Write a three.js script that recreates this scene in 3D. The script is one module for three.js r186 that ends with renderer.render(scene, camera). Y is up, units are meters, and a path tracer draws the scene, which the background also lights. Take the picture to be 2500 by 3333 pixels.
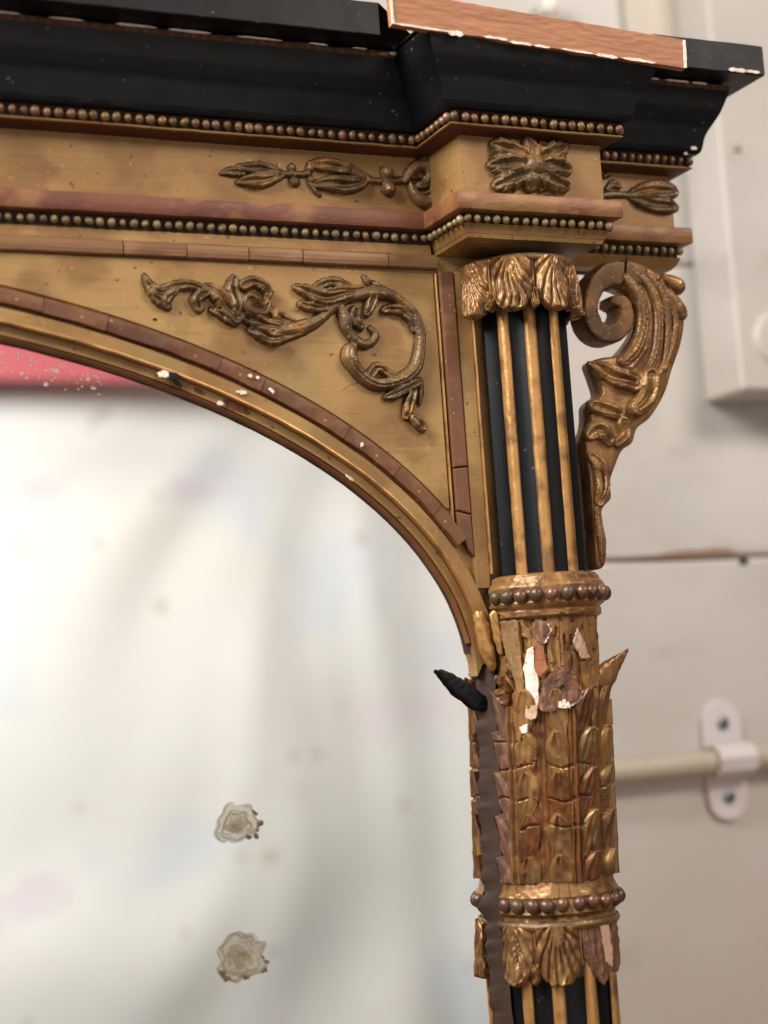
import * as THREE from 'three';
import { mergeGeometries, mergeVertices, toCreasedNormals } from 'three/addons/utils/BufferGeometryUtils.js';
import { RoundedBoxGeometry } from 'three/addons/geometries/RoundedBoxGeometry.js';
import { RectAreaLightUniformsLib } from 'three/addons/lights/RectAreaLightUniformsLib.js';

// ---------------------------------------------------------------- camera, light, exposure
const scene = new THREE.Scene();
const camera = new THREE.PerspectiveCamera(33.145, 3 / 4, 0.05, 30);
{
  const right = new THREE.Vector3(0.91139024, -0.06730692, 0.40600197);
  const up = new THREE.Vector3(0.01823395, 0.99217076, 0.12355042);
  const back = new THREE.Vector3(-0.41113908, -0.10519963, 0.90548202);
  const m = new THREE.Matrix4().makeBasis(right, up, back);
  camera.quaternion.setFromRotationMatrix(m);
  camera.position.set(-0.40672, 0.3538, 0.798095);
}
camera.focus = 0.9;
camera.userData.fStop = 4.2;
const renderer = new THREE.WebGLRenderer({ antialias: true });
renderer.toneMapping = THREE.LinearToneMapping;
renderer.toneMappingExposure = 0.66;
renderer.shadowMap.enabled = true;
scene.background = new THREE.Color().setRGB(0.045, 0.043, 0.04);   // even ambient fill added for the dim rest of the workshop
RectAreaLightUniformsLib.init();
// flat lamps outside the picture, the second added to brighten the sheet (their housings are built at the end)
const LAMPS = [
  { at: [0.8, 1.42, 1.1], to: [0.14, 0.34, -0.2], w: 0.65, h: 0.42, i: 27, c: 0xfff4ea, label: 'flat work lamp hanging high on the right in front of the mirror' },
  { at: [-0.8, 1.15, 0.4], to: [0.35, 0.3, 1.52], w: 0.9, h: 0.6, i: 39, c: 0xfcfbfb, label: 'flat lamp added to brighten the white sheet' },
];
for (const L of LAMPS) {
  const l = new THREE.RectAreaLight(L.c, L.i, L.w, L.h);
  l.position.set(...L.at); l.lookAt(...L.to); l.name = 'lamp_light'; scene.add(l);
}

// ---------------------------------------------------------------- helpers
function rng(seed) { let s = seed >>> 0; return () => { s = (s + 0x6D2B79F5) | 0; let t = Math.imul(s ^ (s >>> 15), 1 | s); t = (t + Math.imul(t ^ (t >>> 7), 61 | t)) ^ t; return ((t ^ (t >>> 14)) >>> 0) / 4294967296; }; }
const R0 = rng(7);
const hash = (x, y, s) => { let h = Math.imul(x, 374761393) ^ Math.imul(y, 668265263) ^ Math.imul(s, 974634777); h = Math.imul(h ^ (h >>> 13), 1274126177); return ((h ^ (h >>> 16)) >>> 0) / 4294967296; };
const sm = t => t * t * (3 - 2 * t);
const clamp = (x, a = 0, b = 1) => Math.min(b, Math.max(a, x));
const sstep = (a, b, x) => sm(clamp((x - a) / (b - a)));
const lerp = (a, b, t) => a + (b - a) * t;
// value noise, periodic when px, py are given
function vn(x, y, s, px = 1e6, py = 1e6) {
  const xi = Math.floor(x), yi = Math.floor(y), fx = sm(x - xi), fy = sm(y - yi);
  const X = i => ((i % px) + px) % px, Y = i => ((i % py) + py) % py;
  const a = hash(X(xi), Y(yi), s), b = hash(X(xi + 1), Y(yi), s), c = hash(X(xi), Y(yi + 1), s), d = hash(X(xi + 1), Y(yi + 1), s);
  return lerp(lerp(a, b, fx), lerp(c, d, fx), fy);
}
function fbm(u, v, fx, fy, oct, s) { let a = 0, w = 0.5, n = 0; for (let o = 0; o < oct; o++) { a += w * vn(u * fx, v * fy, s + o, fx, fy); n += w; w *= 0.5; fx *= 2; fy *= 2; } return a / n; }
const mix3 = (a, b, t) => [lerp(a[0], b[0], t), lerp(a[1], b[1], t), lerp(a[2], b[2], t)];
function colourTex(size, tile, fn) {
  const d = new Uint8Array(size * size * 4);
  for (let j = 0; j < size; j++) for (let i = 0; i < size; i++) { const c = fn(i / size, j / size), k = (j * size + i) * 4; d[k] = clamp(c[0], 0, 255); d[k + 1] = clamp(c[1], 0, 255); d[k + 2] = clamp(c[2], 0, 255); d[k + 3] = 255; }
  const t = new THREE.DataTexture(d, size, size); t.colorSpace = THREE.SRGBColorSpace; finish(t, tile); return t;
}
function grayTex(size, tile, fn) {
  const d = new Uint8Array(size * size * 4);
  for (let j = 0; j < size; j++) for (let i = 0; i < size; i++) { const c = clamp(fn(i / size, j / size) * 255, 0, 255), k = (j * size + i) * 4; d[k] = d[k + 1] = d[k + 2] = c; d[k + 3] = 255; }
  const t = new THREE.DataTexture(d, size, size); finish(t, tile); return t;
}
function finish(t, tile) { t.wrapS = t.wrapT = THREE.RepeatWrapping; t.magFilter = THREE.LinearFilter; t.minFilter = THREE.LinearMipmapLinearFilter; t.generateMipmaps = true; t.repeat.set(1 / tile, 1 / tile); t.needsUpdate = true; }
function mat(o) { return new THREE.MeshStandardMaterial(o); }

// uv in metres from the face direction
function boxUV(g, ox = 0, oy = 0) {
  if (g.index) g = g.toNonIndexed();
  const p = g.attributes.position, uv = new Float32Array(p.count * 2), a = new THREE.Vector3(), b = new THREE.Vector3(), c = new THREE.Vector3();
  for (let i = 0; i < p.count; i += 3) {
    a.fromBufferAttribute(p, i); b.fromBufferAttribute(p, i + 1); c.fromBufferAttribute(p, i + 2);
    const n = b.clone().sub(a).cross(c.clone().sub(a)); const ax = Math.abs(n.x), ay = Math.abs(n.y), az = Math.abs(n.z);
    [a, b, c].forEach((v, k) => { let u, w; if (az >= ax && az >= ay) { u = v.x; w = v.y; } else if (ax >= ay) { u = v.z; w = v.y; } else { u = v.x; w = v.z; } uv[(i + k) * 2] = u + ox; uv[(i + k) * 2 + 1] = w + oy; });
  }
  g.setAttribute('uv', new THREE.BufferAttribute(uv, 2)); return g;
}
function creased(g, ang = 0.6) { const n = g.index ? g.toNonIndexed() : g; return toCreasedNormals(n, ang); }
function raw(pos, idx, uv) { const g = new THREE.BufferGeometry(); g.setAttribute('position', new THREE.Float32BufferAttribute(pos, 3)); if (uv) g.setAttribute('uv', new THREE.Float32BufferAttribute(uv, 2)); g.setIndex(idx); g.computeVertexNormals(); return g; }
function add(name, geo, m, parent = scene) { const o = new THREE.Mesh(geo, m); o.name = name; o.castShadow = o.receiveShadow = true; parent.add(o); return o; }
function group(name, parent = scene) { const o = new THREE.Group(); o.name = name; parent.add(o); return o; }
function tag(o, label, category, kind) { o.userData.label = label; if (category) o.userData.category = category; if (kind) o.userData.kind = kind; return o; }
const box = (x0, x1, y0, y1, z0, z1, r = 0) => { const g = r ? new RoundedBoxGeometry(x1 - x0, y1 - y0, z1 - z0, 2, r) : new THREE.BoxGeometry(x1 - x0, y1 - y0, z1 - z0); g.translate((x0 + x1) / 2, (y0 + y1) / 2, (z0 + z1) / 2); return boxUV(g); };
function norm3(gs) { return gs.map(g => { let q = g.index ? g.toNonIndexed() : g; if (!q.attributes.uv) q = boxUV(q); if (!q.attributes.normal) q.computeVertexNormals(); for (const k of Object.keys(q.attributes)) if (!['position', 'normal', 'uv'].includes(k)) q.deleteAttribute(k); return q; }); }
const merge = gs => mergeGeometries(norm3(gs), false);

// tapered carved stroke lying on the plane z0: pts in millimetres [x, y, half width]
function stroke(pts, { z0 = 0, zs = 0.9, boxy = 1, sides = 14, per = 5, vein = 0, rough = 0.00018, seed = 1, depth = 0, lift = null, lobes = 0 } = {}) {
  const P = pts.map(q => new THREE.Vector3(q[0] / 1000, q[1] / 1000, q[2] / 1000));
  if (P.length === 2 && P[0].distanceTo(P[1]) < 0.0025) { const mid = P[0].clone().add(P[1]).multiplyScalar(0.5); P[0].x = mid.x - 0.0004; P[1].x = mid.x + 0.0004; }
  const cv = new THREE.CatmullRomCurve3(P, false, 'centripetal'), n = Math.max(4, (P.length - 1) * per);
  const rings = [];
  const C = []; for (let i = 0; i <= n; i++) C.push(cv.getPoint(i / n));
  const tan = i => { const a = C[Math.max(0, i - 1)], b = C[Math.min(n, i + 1)], d = new THREE.Vector2(b.x - a.x, b.y - a.y); return d.lengthSq() < 1e-14 ? new THREE.Vector2(1, 0) : d.normalize(); };
  const ring = (x, y, r, t, f, s) => rings.push({ x, y, r: r * f, t, s });
  const t0 = tan(0), tn = tan(n);
  for (const [f, e] of [[0.02, 1], [0.5, 0.86], [0.82, 0.56]]) ring(C[0].x - t0.x * C[0].z * e, C[0].y - t0.y * C[0].z * e, C[0].z, t0, f, 0);
  for (let i = 0; i <= n; i++) ring(C[i].x, C[i].y, C[i].z * (1 + lobes * (Math.abs(Math.sin(i / n * Math.PI * Math.max(2, Math.round(n / 7)) + seed)) - 0.45)), tan(i), 1, i / n);
  for (const [f, e] of [[0.82, 0.56], [0.5, 0.86], [0.02, 1]]) ring(C[n].x + tn.x * C[n].z * e, C[n].y + tn.y * C[n].z * e, C[n].z, tn, f, 1);
  const pos = [], idx = [];
  rings.forEach((q, i) => {
    for (let k = 0; k < sides; k++) {
      const a = k / sides * Math.PI * 2, c = Math.cos(a), s = Math.sin(a), sp = v => Math.sign(v) * Math.pow(Math.abs(v), boxy);
      let w = sp(c), h = sp(s);
      if (vein && h > 0) h *= 1 - vein * Math.exp(-Math.pow(c / 0.2, 2)) - vein * 0.5 * Math.exp(-Math.pow((Math.abs(c) - 0.62) / 0.12, 2));
      const wob = 1 + 0.10 * (vn(q.x * 420 + k * 0.7, q.y * 420, seed) - 0.5) * 2;
      const x = q.x - q.t.y * w * q.r * wob, y = q.y + q.t.x * w * q.r * wob;
      const hz = depth ? depth * Math.pow(Math.min(1, q.r / 0.004), 0.3) : q.r * zs * wob;
      const li = lift ? lift(q.s) : 0;
      pos.push(x + (vn(x * 900, y * 900, seed + 3) - 0.5) * rough * 2, y + (vn(x * 900, y * 900, seed + 4) - 0.5) * rough * 2, z0 + li + h * hz + (vn(x * 800, y * 800, seed + 5) - 0.5) * rough * 3);
    }
  });
  for (let i = 0; i < rings.length - 1; i++) for (let k = 0; k < sides; k++) { const a = i * sides + k, b = i * sides + (k + 1) % sides, c = a + sides, d = b + sides; idx.push(a, c, b, b, c, d); }
  return boxUV(raw(pos, idx));
}
const strokes = (list, o) => list.map((s, i) => stroke(s.map(p => [p[0], p[1], p[2] * (o.wide || 1)]), { ...o, seed: (o.seed || 1) * 50 + i, z0: (o.z0 || 0) + (i % 3) * (o.stagger ?? 0.00025) }));
// ---------------------------------------------------------------- materials (base colours)
const T = {};
const dull = c => { const l = 0.3 * c[0] + 0.59 * c[1] + 0.11 * c[2]; return mix3(c, [l, l, l], 0.02).map(q => q * 0.9); };   // aged, dusty gilding
T.goldPanel = colourTex(1024, 0.22, (u, v) => {
  let c = [168, 126, 71];
  c = mix3(c, [188, 148, 88], sstep(0.45, 0.7, fbm(u, v, 5, 6, 5, 11)) * 0.9);
  c = mix3(c, [134, 92, 48], sstep(0.46, 0.74, fbm(u, v, 9, 10, 5, 21)) * 0.6);
  c = mix3(c, [150, 130, 78], sstep(0.58, 0.8, fbm(u, v, 5, 6, 4, 31)) * 0.4);
  const st = fbm(u, v, 8, 160, 3, 41); c = mix3(c, [190, 154, 100], sstep(0.6, 0.85, st) * 0.22); c = mix3(c, [120, 86, 52], sstep(0.6, 0.9, fbm(u, v, 6, 200, 2, 47)) * 0.16);
  const sp = fbm(u, v, 90, 90, 2, 51); if (sp > 0.86) c = mix3(c, [210, 180, 124], sstep(0.86, 0.9, sp) * 0.6);
  const dk = fbm(u, v, 70, 70, 2, 61); if (dk > 0.86) c = mix3(c, [96, 68, 42], sstep(0.82, 0.9, dk) * 0.8);
  const g = (hash(Math.floor(u * 1024), Math.floor(v * 1024), 3) - 0.5) * 8; return dull([c[0] + g, c[1] + g, c[2] + g]);
});
T.bumpFine = grayTex(512, 0.05, (u, v) => fbm(u, v, 10, 30, 5, 71));
T.bumpPit = grayTex(512, 0.06, (u, v) => fbm(u, v, 14, 14, 5, 81));
T.roughSoft = grayTex(512, 0.09, (u, v) => 0.4 + 0.16 * fbm(u, v, 8, 8, 5, 91));
T.goldLeaf = colourTex(1024, 0.16, (u, v) => {
  let c = [178, 130, 74];
  c = mix3(c, [200, 156, 96], sstep(0.5, 0.75, fbm(u, v, 6, 4, 4, 101)) * 0.8);
  c = mix3(c, [128, 86, 50], sstep(0.48, 0.72, fbm(u, v, 9, 7, 5, 111)) * 0.85);
  c = mix3(c, [104, 66, 46], sstep(0.6, 0.72, fbm(u, v, 12, 14, 4, 121)) * 0.8);
  c = mix3(c, [168, 142, 84], sstep(0.6, 0.78, fbm(u, v, 7, 7, 3, 131)) * 0.5);
  const sp = fbm(u, v, 80, 80, 2, 141); if (sp > 0.79) c = mix3(c, [60, 38, 24], sstep(0.79, 0.86, sp));
  return dull(c);
});
T.reedGold = colourTex(512, 0.16, (u, v) => {
  let c = [206, 154, 88];
  c = mix3(c, [186, 132, 72], sstep(0.45, 0.8, fbm(u, v, 8, 5, 4, 151)) * 0.8);
  c = mix3(c, [138, 96, 58], sstep(0.5, 0.75, fbm(u, v, 10, 16, 5, 161)) * 0.8);
  return dull(c);
});
T.bronze = colourTex(1024, 0.1, (u, v) => {
  let c = [126, 95, 56];
  c = mix3(c, [92, 70, 44], sstep(0.45, 0.75, fbm(u, v, 9, 9, 5, 201)) * 0.8);
  c = mix3(c, [166, 118, 66], sstep(0.56, 0.74, fbm(u, v, 7, 7, 4, 211)) * 0.85);
  c = mix3(c, [132, 108, 70], sstep(0.5, 0.8, fbm(u, v, 16, 16, 3, 221)) * 0.6);
  const sp = fbm(u, v, 70, 70, 2, 231); if (sp > 0.78) c = mix3(c, [206, 160, 104], sstep(0.78, 0.86, sp) * 0.8);
  return dull(c);
});
T.leafAge = colourTex(1024, 0.09, (u, v) => {
  let c = [168, 122, 70];
  c = mix3(c, [204, 156, 90], sstep(0.5, 0.74, fbm(u, v, 8, 4, 4, 301)) * 0.85);
  c = mix3(c, [112, 78, 50], sstep(0.47, 0.7, fbm(u, v, 9, 8, 5, 311)) * 0.55);
  c = mix3(c, [124, 86, 66], sstep(0.56, 0.74, fbm(u, v, 9, 10, 4, 321)) * 0.5);
  c = mix3(c, [158, 142, 88], sstep(0.64, 0.8, fbm(u, v, 12, 10, 3, 331)) * 0.35);
  const st = fbm(u, v, 60, 6, 3, 341); c = mix3(c, [96, 66, 42], sstep(0.6, 0.85, st) * 0.5);
  const sp = fbm(u, v, 60, 60, 2, 351); if (sp > 0.85) c = mix3(c, [222, 190, 160], sstep(0.85, 0.9, sp) * 0.7);
  return dull(c);
});
T.ruleBrown = colourTex(512, 0.15, (u, v) => {
  let c = [114, 70, 40];
  c = mix3(c, [94, 58, 34], sstep(0.4, 0.75, fbm(u, v, 6, 6, 4, 401)) * 0.8);
  c = mix3(c, [128, 92, 62], sstep(0.56, 0.8, fbm(u, v, 8, 20, 4, 411)) * 0.7);
  const sp = fbm(u, v, 60, 60, 2, 421); if (sp > 0.82) c = mix3(c, [186, 160, 130], sstep(0.82, 0.88, sp) * 0.7);
  return c;
});
T.ruleTan = colourTex(512, 0.15, (u, v) => {
  let c = [130, 92, 58];
  c = mix3(c, [112, 72, 48], sstep(0.42, 0.7, fbm(u, v, 5, 9, 4, 431)) * 0.9);
  c = mix3(c, [156, 116, 72], sstep(0.55, 0.8, fbm(u, v, 6, 40, 4, 441)) * 0.7);
  return c;
});
T.pink = colourTex(512, 0.14, (u, v) => {
  let c = [118, 68, 46];
  c = mix3(c, [102, 58, 40], sstep(0.45, 0.75, fbm(u, v, 5, 6, 4, 451)) * 0.8);
  c = mix3(c, [150, 104, 62], sstep(0.6, 0.72, fbm(u, v, 5, 7, 4, 461)) * 0.9);
  c = mix3(c, [136, 94, 74], sstep(0.6, 0.8, fbm(u, v, 24, 60, 3, 471)) * 0.5);
  return c;
});
T.pinkGold = colourTex(512, 0.1, (u, v) => mix3(mix3([138, 96, 54], [118, 70, 44], sstep(0.42, 0.66, fbm(u, v, 6, 8, 4, 481)) * 0.9), [158, 118, 74], sstep(0.58, 0.8, fbm(u, v, 9, 12, 4, 491)) * 0.7));
T.black = colourTex(512, 0.2, (u, v) => {
  let c = [13, 13, 15];
  c = mix3(c, [23, 23, 25], sstep(0.5, 0.8, fbm(u, v, 6, 14, 4, 501)) * 0.7);
  const sp = fbm(u, v, 80, 80, 2, 511); if (sp > 0.9) c = mix3(c, [92, 84, 76], sstep(0.86, 0.9, sp));
  return c;
});
T.wood = colourTex(1024, 0.2, (u, v) => {
  const w = fbm(u, v, 3, 12, 4, 521), g = Math.sin((v * 26 + w * 7) * Math.PI * 2) * 0.5 + 0.5;
  let c = mix3([168, 112, 74], [142, 90, 58], g * 0.5);
  c = mix3(c, [120, 70, 46], sstep(0.6, 0.85, fbm(u, v, 6, 180, 3, 531)) * 0.5);
  c = mix3(c, [190, 126, 86], sstep(0.5, 0.8, fbm(u, v, 4, 60, 3, 541)) * 0.5);
  return c;
});
T.bole = colourTex(512, 0.03, (u, v) => mix3(mix3([124, 84, 60], [94, 62, 44], sstep(0.4, 0.66, fbm(u, v, 16, 3, 5, 551))), [150, 110, 82], sstep(0.58, 0.78, fbm(u, v, 30, 5, 4, 561)) * 0.8));
T.gesso = colourTex(512, 0.03, (u, v) => mix3(mix3([238, 218, 200], [220, 196, 174], sstep(0.5, 0.8, fbm(u, v, 6, 6, 4, 571)) * 0.8), [170, 136, 108], sstep(0.68, 0.8, fbm(u, v, 12, 12, 4, 581)) * 0.7));
T.wall = colourTex(1024, 0.7, (u, v) => {
  let c = [206, 200, 190];
  c = mix3(c, [216, 210, 204], sstep(0.45, 0.75, fbm(u, v, 3, 4, 4, 601)) * 0.7);
  c = mix3(c, [192, 186, 179], sstep(0.52, 0.8, fbm(u, v, 4, 6, 5, 611)) * 0.6);
  c = mix3(c, [206, 190, 182], sstep(0.6, 0.8, fbm(u, v, 5, 5, 3, 621)) * 0.5);
  c = mix3(c, [180, 172, 162], sstep(0.6, 0.85, fbm(u, v, 10, 16, 4, 631)) * 0.35);
  return c;
});
T.wallBump = grayTex(512, 0.3, (u, v) => fbm(u, v, 6, 24, 5, 641));
T.cloth = colourTex(1024, 1.0, (u, v) => {
  let c = [238, 238, 234];
  c = mix3(c, [233, 234, 226], sstep(0.55, 0.75, fbm(u, v, 5, 5, 3, 651)) * 0.6);
  c = mix3(c, [224, 228, 236], sstep(0.58, 0.76, fbm(u, v, 6, 6, 3, 661)) * 0.8);
  c = mix3(c, [236, 224, 228], sstep(0.66, 0.85, fbm(u, v, 6, 6, 3, 671)) * 0.6);
  c = mix3(c, [222, 208, 220], sstep(0.72, 0.88, fbm(u, v, 9, 9, 3, 681)) * 0.55);
  c = mix3(c, [196, 190, 178], sstep(0.86, 0.9, fbm(u, v, 22, 22, 2, 691)) * 0.6);
  return c;
});
const G = 0xffffff;
const M = {
  panel: mat({ map: T.goldPanel, metalness: 0.2, roughness: 0.56, bumpMap: T.bumpFine, bumpScale: 0.00007 }),
  band: mat({ map: T.goldPanel, metalness: 0.24, roughness: 0.54, bumpMap: T.bumpFine, bumpScale: 0.00008 }),
  gold: mat({ map: T.goldLeaf, metalness: 0.3, roughness: 0.48, bumpMap: T.bumpPit, bumpScale: 0.0003 }),
  reed: mat({ map: T.reedGold, metalness: 0.45, roughness: 0.4, bumpMap: T.bumpPit, bumpScale: 0.0003 }),
  bronze: mat({ map: T.bronze, metalness: 0.25, roughness: 0.46, bumpMap: T.bumpPit, bumpScale: 0.0006 }),
  volute: mat({ map: T.bronze, color: 0xf0dcc0, metalness: 0.25, roughness: 0.55 }),
  leaf: mat({ map: T.leafAge, metalness: 0.42, roughness: 0.4, bumpMap: T.bumpPit, bumpScale: 0.0004 }),
  leafBrown: mat({ map: T.leafAge, color: 0xd0b49e, metalness: 0.28, roughness: 0.46, bumpMap: T.bumpPit, bumpScale: 0.0004 }),
  leafWornDim: mat({ map: T.bole, metalness: 0.1, roughness: 0.6, bumpMap: T.bumpPit, bumpScale: 0.0004 }),  // worn brown for the left lobes, also picked to darken their reflection
  leafBright: mat({ map: T.goldLeaf, metalness: 0.34, roughness: 0.4, bumpMap: T.bumpPit, bumpScale: 0.0004 }),
  rule: mat({ map: T.ruleBrown, roughness: 0.55, bumpMap: T.bumpPit, bumpScale: 0.0002 }),
  ruleTan: mat({ map: T.ruleTan, roughness: 0.5, metalness: 0.15, bumpMap: T.bumpFine, bumpScale: 0.0002 }),
  pink: mat({ map: T.pink, roughness: 0.55, bumpMap: T.bumpFine, bumpScale: 0.0002 }),
  pinkGold: mat({ map: T.pinkGold, roughness: 0.5, metalness: 0.15, bumpMap: T.bumpFine, bumpScale: 0.0002 }),
  black: new THREE.MeshPhysicalMaterial({ specularIntensity: 0.5, map: T.black, roughness: 1, roughnessMap: T.roughSoft, bumpMap: T.bumpPit, bumpScale: 0.00005 }),
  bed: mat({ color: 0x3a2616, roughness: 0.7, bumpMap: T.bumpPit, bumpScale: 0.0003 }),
  soffit: mat({ map: T.ruleBrown, color: 0xb89a70, roughness: 0.6 }),
  wood: mat({ map: T.wood, roughness: 0.6, bumpMap: T.bumpFine, bumpScale: 0.0003 }),
  bare: mat({ map: T.bole, color: 0xd8ccc0, roughness: 0.8 }),
  bole: mat({ map: T.bole, roughness: 0.75, bumpMap: T.bumpPit, bumpScale: 0.0012 }),
  gesso: mat({ map: T.gesso, roughness: 0.9, bumpMap: T.bumpPit, bumpScale: 0.0009 }),
  dark: mat({ color: 0x120c08, roughness: 0.9 }),
  mirror: mat({ color: 0xf4f3ee, metalness: 1, roughness: 0.0 }),
  darkRim: mat({ color: 0x3c2a1a, roughness: 0.9 }),
  back: mat({ color: 0x3a2a1c, roughness: 0.85 }),
  wall: mat({ map: T.wall, roughness: 0.75, bumpMap: T.wallBump, bumpScale: 0.0005 }),
  cloth: new THREE.MeshPhysicalMaterial({ map: T.cloth, roughness: 0.95, sheen: 0.2, sheenRoughness: 0.8 }),
};
// a few variants of the beads: dull bronze, rubbed copper, darker
const lowBeadMats = [[0x8f7b58, 0.5], [0x86734f, 0.52], [0x96805a, 0.48], [0x7c6a4a, 0.55]].map(([c, r]) => mat({ color: c, metalness: 0.3, roughness: r }));
const beadMats = [[0x806442, 0.42], [0x745a3c, 0.45], [0x8c6c48, 0.4], [0x6a5136, 0.48], [0x866450, 0.42]].map(([c, r]) => mat({ color: c, metalness: 0.34, roughness: r + 0.02 }));
const ringBeadMats = [[0x6a4a34, 0.42], [0x5a4032, 0.45], [0x7a5646, 0.4], [0x57452f, 0.5]].map(([c, r]) => mat({ color: c, metalness: 0.3, roughness: r - 0.08 }));
// carved relief: every stroke [x, y, half width] in mm is a stem, a leaf or a knob, and the union is cut into one surface over the ground z0
function relief(list, { z0 = 0, cell = 0.38, high = 1.25, wide = 1, ruffle = 0.18, seed = 1, kinds = {}, cap = 99, darkRim = true } = {}) {
  let x0 = 1e9, x1 = -1e9, y0 = 1e9, y1 = -1e9;
  const S = list.map((s, k) => {
    const q = s.map(p => [p[0], p[1], p[2] * wide]); if (q.length === 2 && Math.hypot(q[0][0] - q[1][0], q[0][1] - q[1][1]) < 2.4) { const mx = (q[0][0] + q[1][0]) / 2; q[0][0] = mx - 0.3; q[1][0] = mx + 0.3; }
    const cv = new THREE.CatmullRomCurve3(q.map(p => new THREE.Vector3(...p)), false, 'centripetal'), n = Math.max(6, q.length * 7), P = cv.getPoints(n).map(v => [v.x, v.y, Math.max(0.25, v.z)]);
    const len = P.reduce((a, p, i) => i ? a + Math.hypot(p[0] - P[i - 1][0], p[1] - P[i - 1][1]) : 0, 0), rm = Math.max(...P.map(p => p[2]));
    for (const p of P) { x0 = Math.min(x0, p[0] - p[2] * 1.3); x1 = Math.max(x1, p[0] + p[2] * 1.3); y0 = Math.min(y0, p[1] - p[2] * 1.3); y1 = Math.max(y1, p[1] + p[2] * 1.3); }
    return { P, len, rm, kind: kinds[k] || (len < rm * 1.4 ? 'knob' : rm < 1.9 || len > rm * 13 ? 'stem' : 'leaf'), k };
  });
  const nx = Math.ceil((x1 - x0) / cell) + 3, ny = Math.ceil((y1 - y0) / cell) + 3; x0 -= cell; y0 -= cell;
  const H = new Float32Array(nx * ny);
  for (const { P, len, rm, kind, k } of S) {
    const bx0 = Math.min(...P.map(p => p[0] - p[2] * 1.35)), bx1 = Math.max(...P.map(p => p[0] + p[2] * 1.35)), by0 = Math.min(...P.map(p => p[1] - p[2] * 1.35)), by1 = Math.max(...P.map(p => p[1] + p[2] * 1.35));
    for (let j = Math.max(0, Math.floor((by0 - y0) / cell)); j <= Math.min(ny - 1, Math.ceil((by1 - y0) / cell)); j++) for (let i = Math.max(0, Math.floor((bx0 - x0) / cell)); i <= Math.min(nx - 1, Math.ceil((bx1 - x0) / cell)); i++) {
      const x = x0 + i * cell, y = y0 + j * cell; let best = 1e9, bu = 0, bs = 0, br = 1;
      for (let m = 0; m + 1 < P.length; m++) {
        const a = P[m], b = P[m + 1], dx = b[0] - a[0], dy = b[1] - a[1], L2 = dx * dx + dy * dy || 1e-9; let t = ((x - a[0]) * dx + (y - a[1]) * dy) / L2; t = t < 0 ? 0 : t > 1 ? 1 : t;
        const ex = x - a[0] - dx * t, ey = y - a[1] - dy * t, r = a[2] + (b[2] - a[2]) * t, d = Math.hypot(ex, ey) / r;
        if (d < best) { best = d; br = r; bs = (m + t) / (P.length - 1); bu = d * Math.sign(dx * ey - dy * ex || 1); }
      }
      if (best > 1.35) continue;
      const saw = (bs * len / (rm * 0.95)) % 1, rf = kind === 'leaf' ? 1 + ruffle * (Math.pow(saw, 0.7) - 0.6) * (bu > 0 ? 1 : 0.8) : 1 + 0.06 * (vn(bs * 18, k, seed) - 0.5);
      const u = bu / rf, a = Math.abs(u); if (a >= 1) continue;
      let h;
      if (kind === 'leaf') {
        const fl = 0.13 * Math.cos(u * Math.PI * 3.1 + (bs * len / rm) * 0.9 * Math.sign(u)), mid = 0.24 * Math.exp(-Math.pow(u / 0.13, 2));
        h = br * (Math.pow(1 - Math.pow(a, 5), 0.45) * (0.72 + 0.3 * a + 0.16 * Math.sin(bs * len / rm * 2.2 + k)) + fl * (1 - a * a) - mid) * high;
      } else if (kind === 'knob') h = br * Math.sqrt(1 - a * a) * 1.15 * high;
      else h = br * (Math.pow(1 - a * a, 0.5) * 1.05 - 0.16 * Math.exp(-Math.pow((u - 0.25) / 0.14, 2))) * high;
      h = Math.min(h, cap) + 0.35 + (k % 4) * 0.22 + (vn(x * 1.4, y * 1.4, seed + 5) - 0.5) * 0.34;
      const id = j * nx + i; if (h > H[id]) H[id] = h;
    }
  }
  const pos = [], idx = [], map = new Int32Array(nx * ny).fill(-1);
  const vert = id => { if (map[id] < 0) { map[id] = pos.length / 3; const i = id % nx, j = (id - i) / nx; pos.push((x0 + i * cell) / 1000, (y0 + j * cell) / 1000, z0 + (H[id] > 0 ? H[id] / 1000 : -0.0006)); } return map[id]; };
  for (let j = 0; j + 1 < ny; j++) for (let i = 0; i + 1 < nx; i++) { const a = j * nx + i, b = a + 1, c = a + nx, d = c + 1; if (H[a] <= 0 && H[b] <= 0 && H[c] <= 0 && H[d] <= 0) continue; idx.push(vert(a), vert(b), vert(c), vert(b), vert(d), vert(c)); }
  const uv = []; for (let i = 0; i < pos.length; i += 3) uv.push(pos[i], pos[i + 1]);
  const main = raw(pos, idx, uv);
  if (darkRim) { // thin dark brown rim laid on the ground round the casting
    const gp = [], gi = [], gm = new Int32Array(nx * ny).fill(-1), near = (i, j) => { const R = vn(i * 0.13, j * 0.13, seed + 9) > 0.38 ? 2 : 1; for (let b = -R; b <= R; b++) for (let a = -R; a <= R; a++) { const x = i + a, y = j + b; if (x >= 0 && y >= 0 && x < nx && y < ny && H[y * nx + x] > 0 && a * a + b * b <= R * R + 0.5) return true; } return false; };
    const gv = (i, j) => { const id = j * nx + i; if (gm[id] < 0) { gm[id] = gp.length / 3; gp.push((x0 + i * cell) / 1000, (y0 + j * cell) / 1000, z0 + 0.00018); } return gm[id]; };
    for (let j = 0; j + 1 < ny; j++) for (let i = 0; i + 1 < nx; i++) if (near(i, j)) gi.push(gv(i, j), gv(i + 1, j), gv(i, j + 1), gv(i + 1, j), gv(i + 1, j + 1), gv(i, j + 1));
    main.userData.darkRim = boxUV(raw(gp, gi));
  }
  return main;
}
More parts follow.
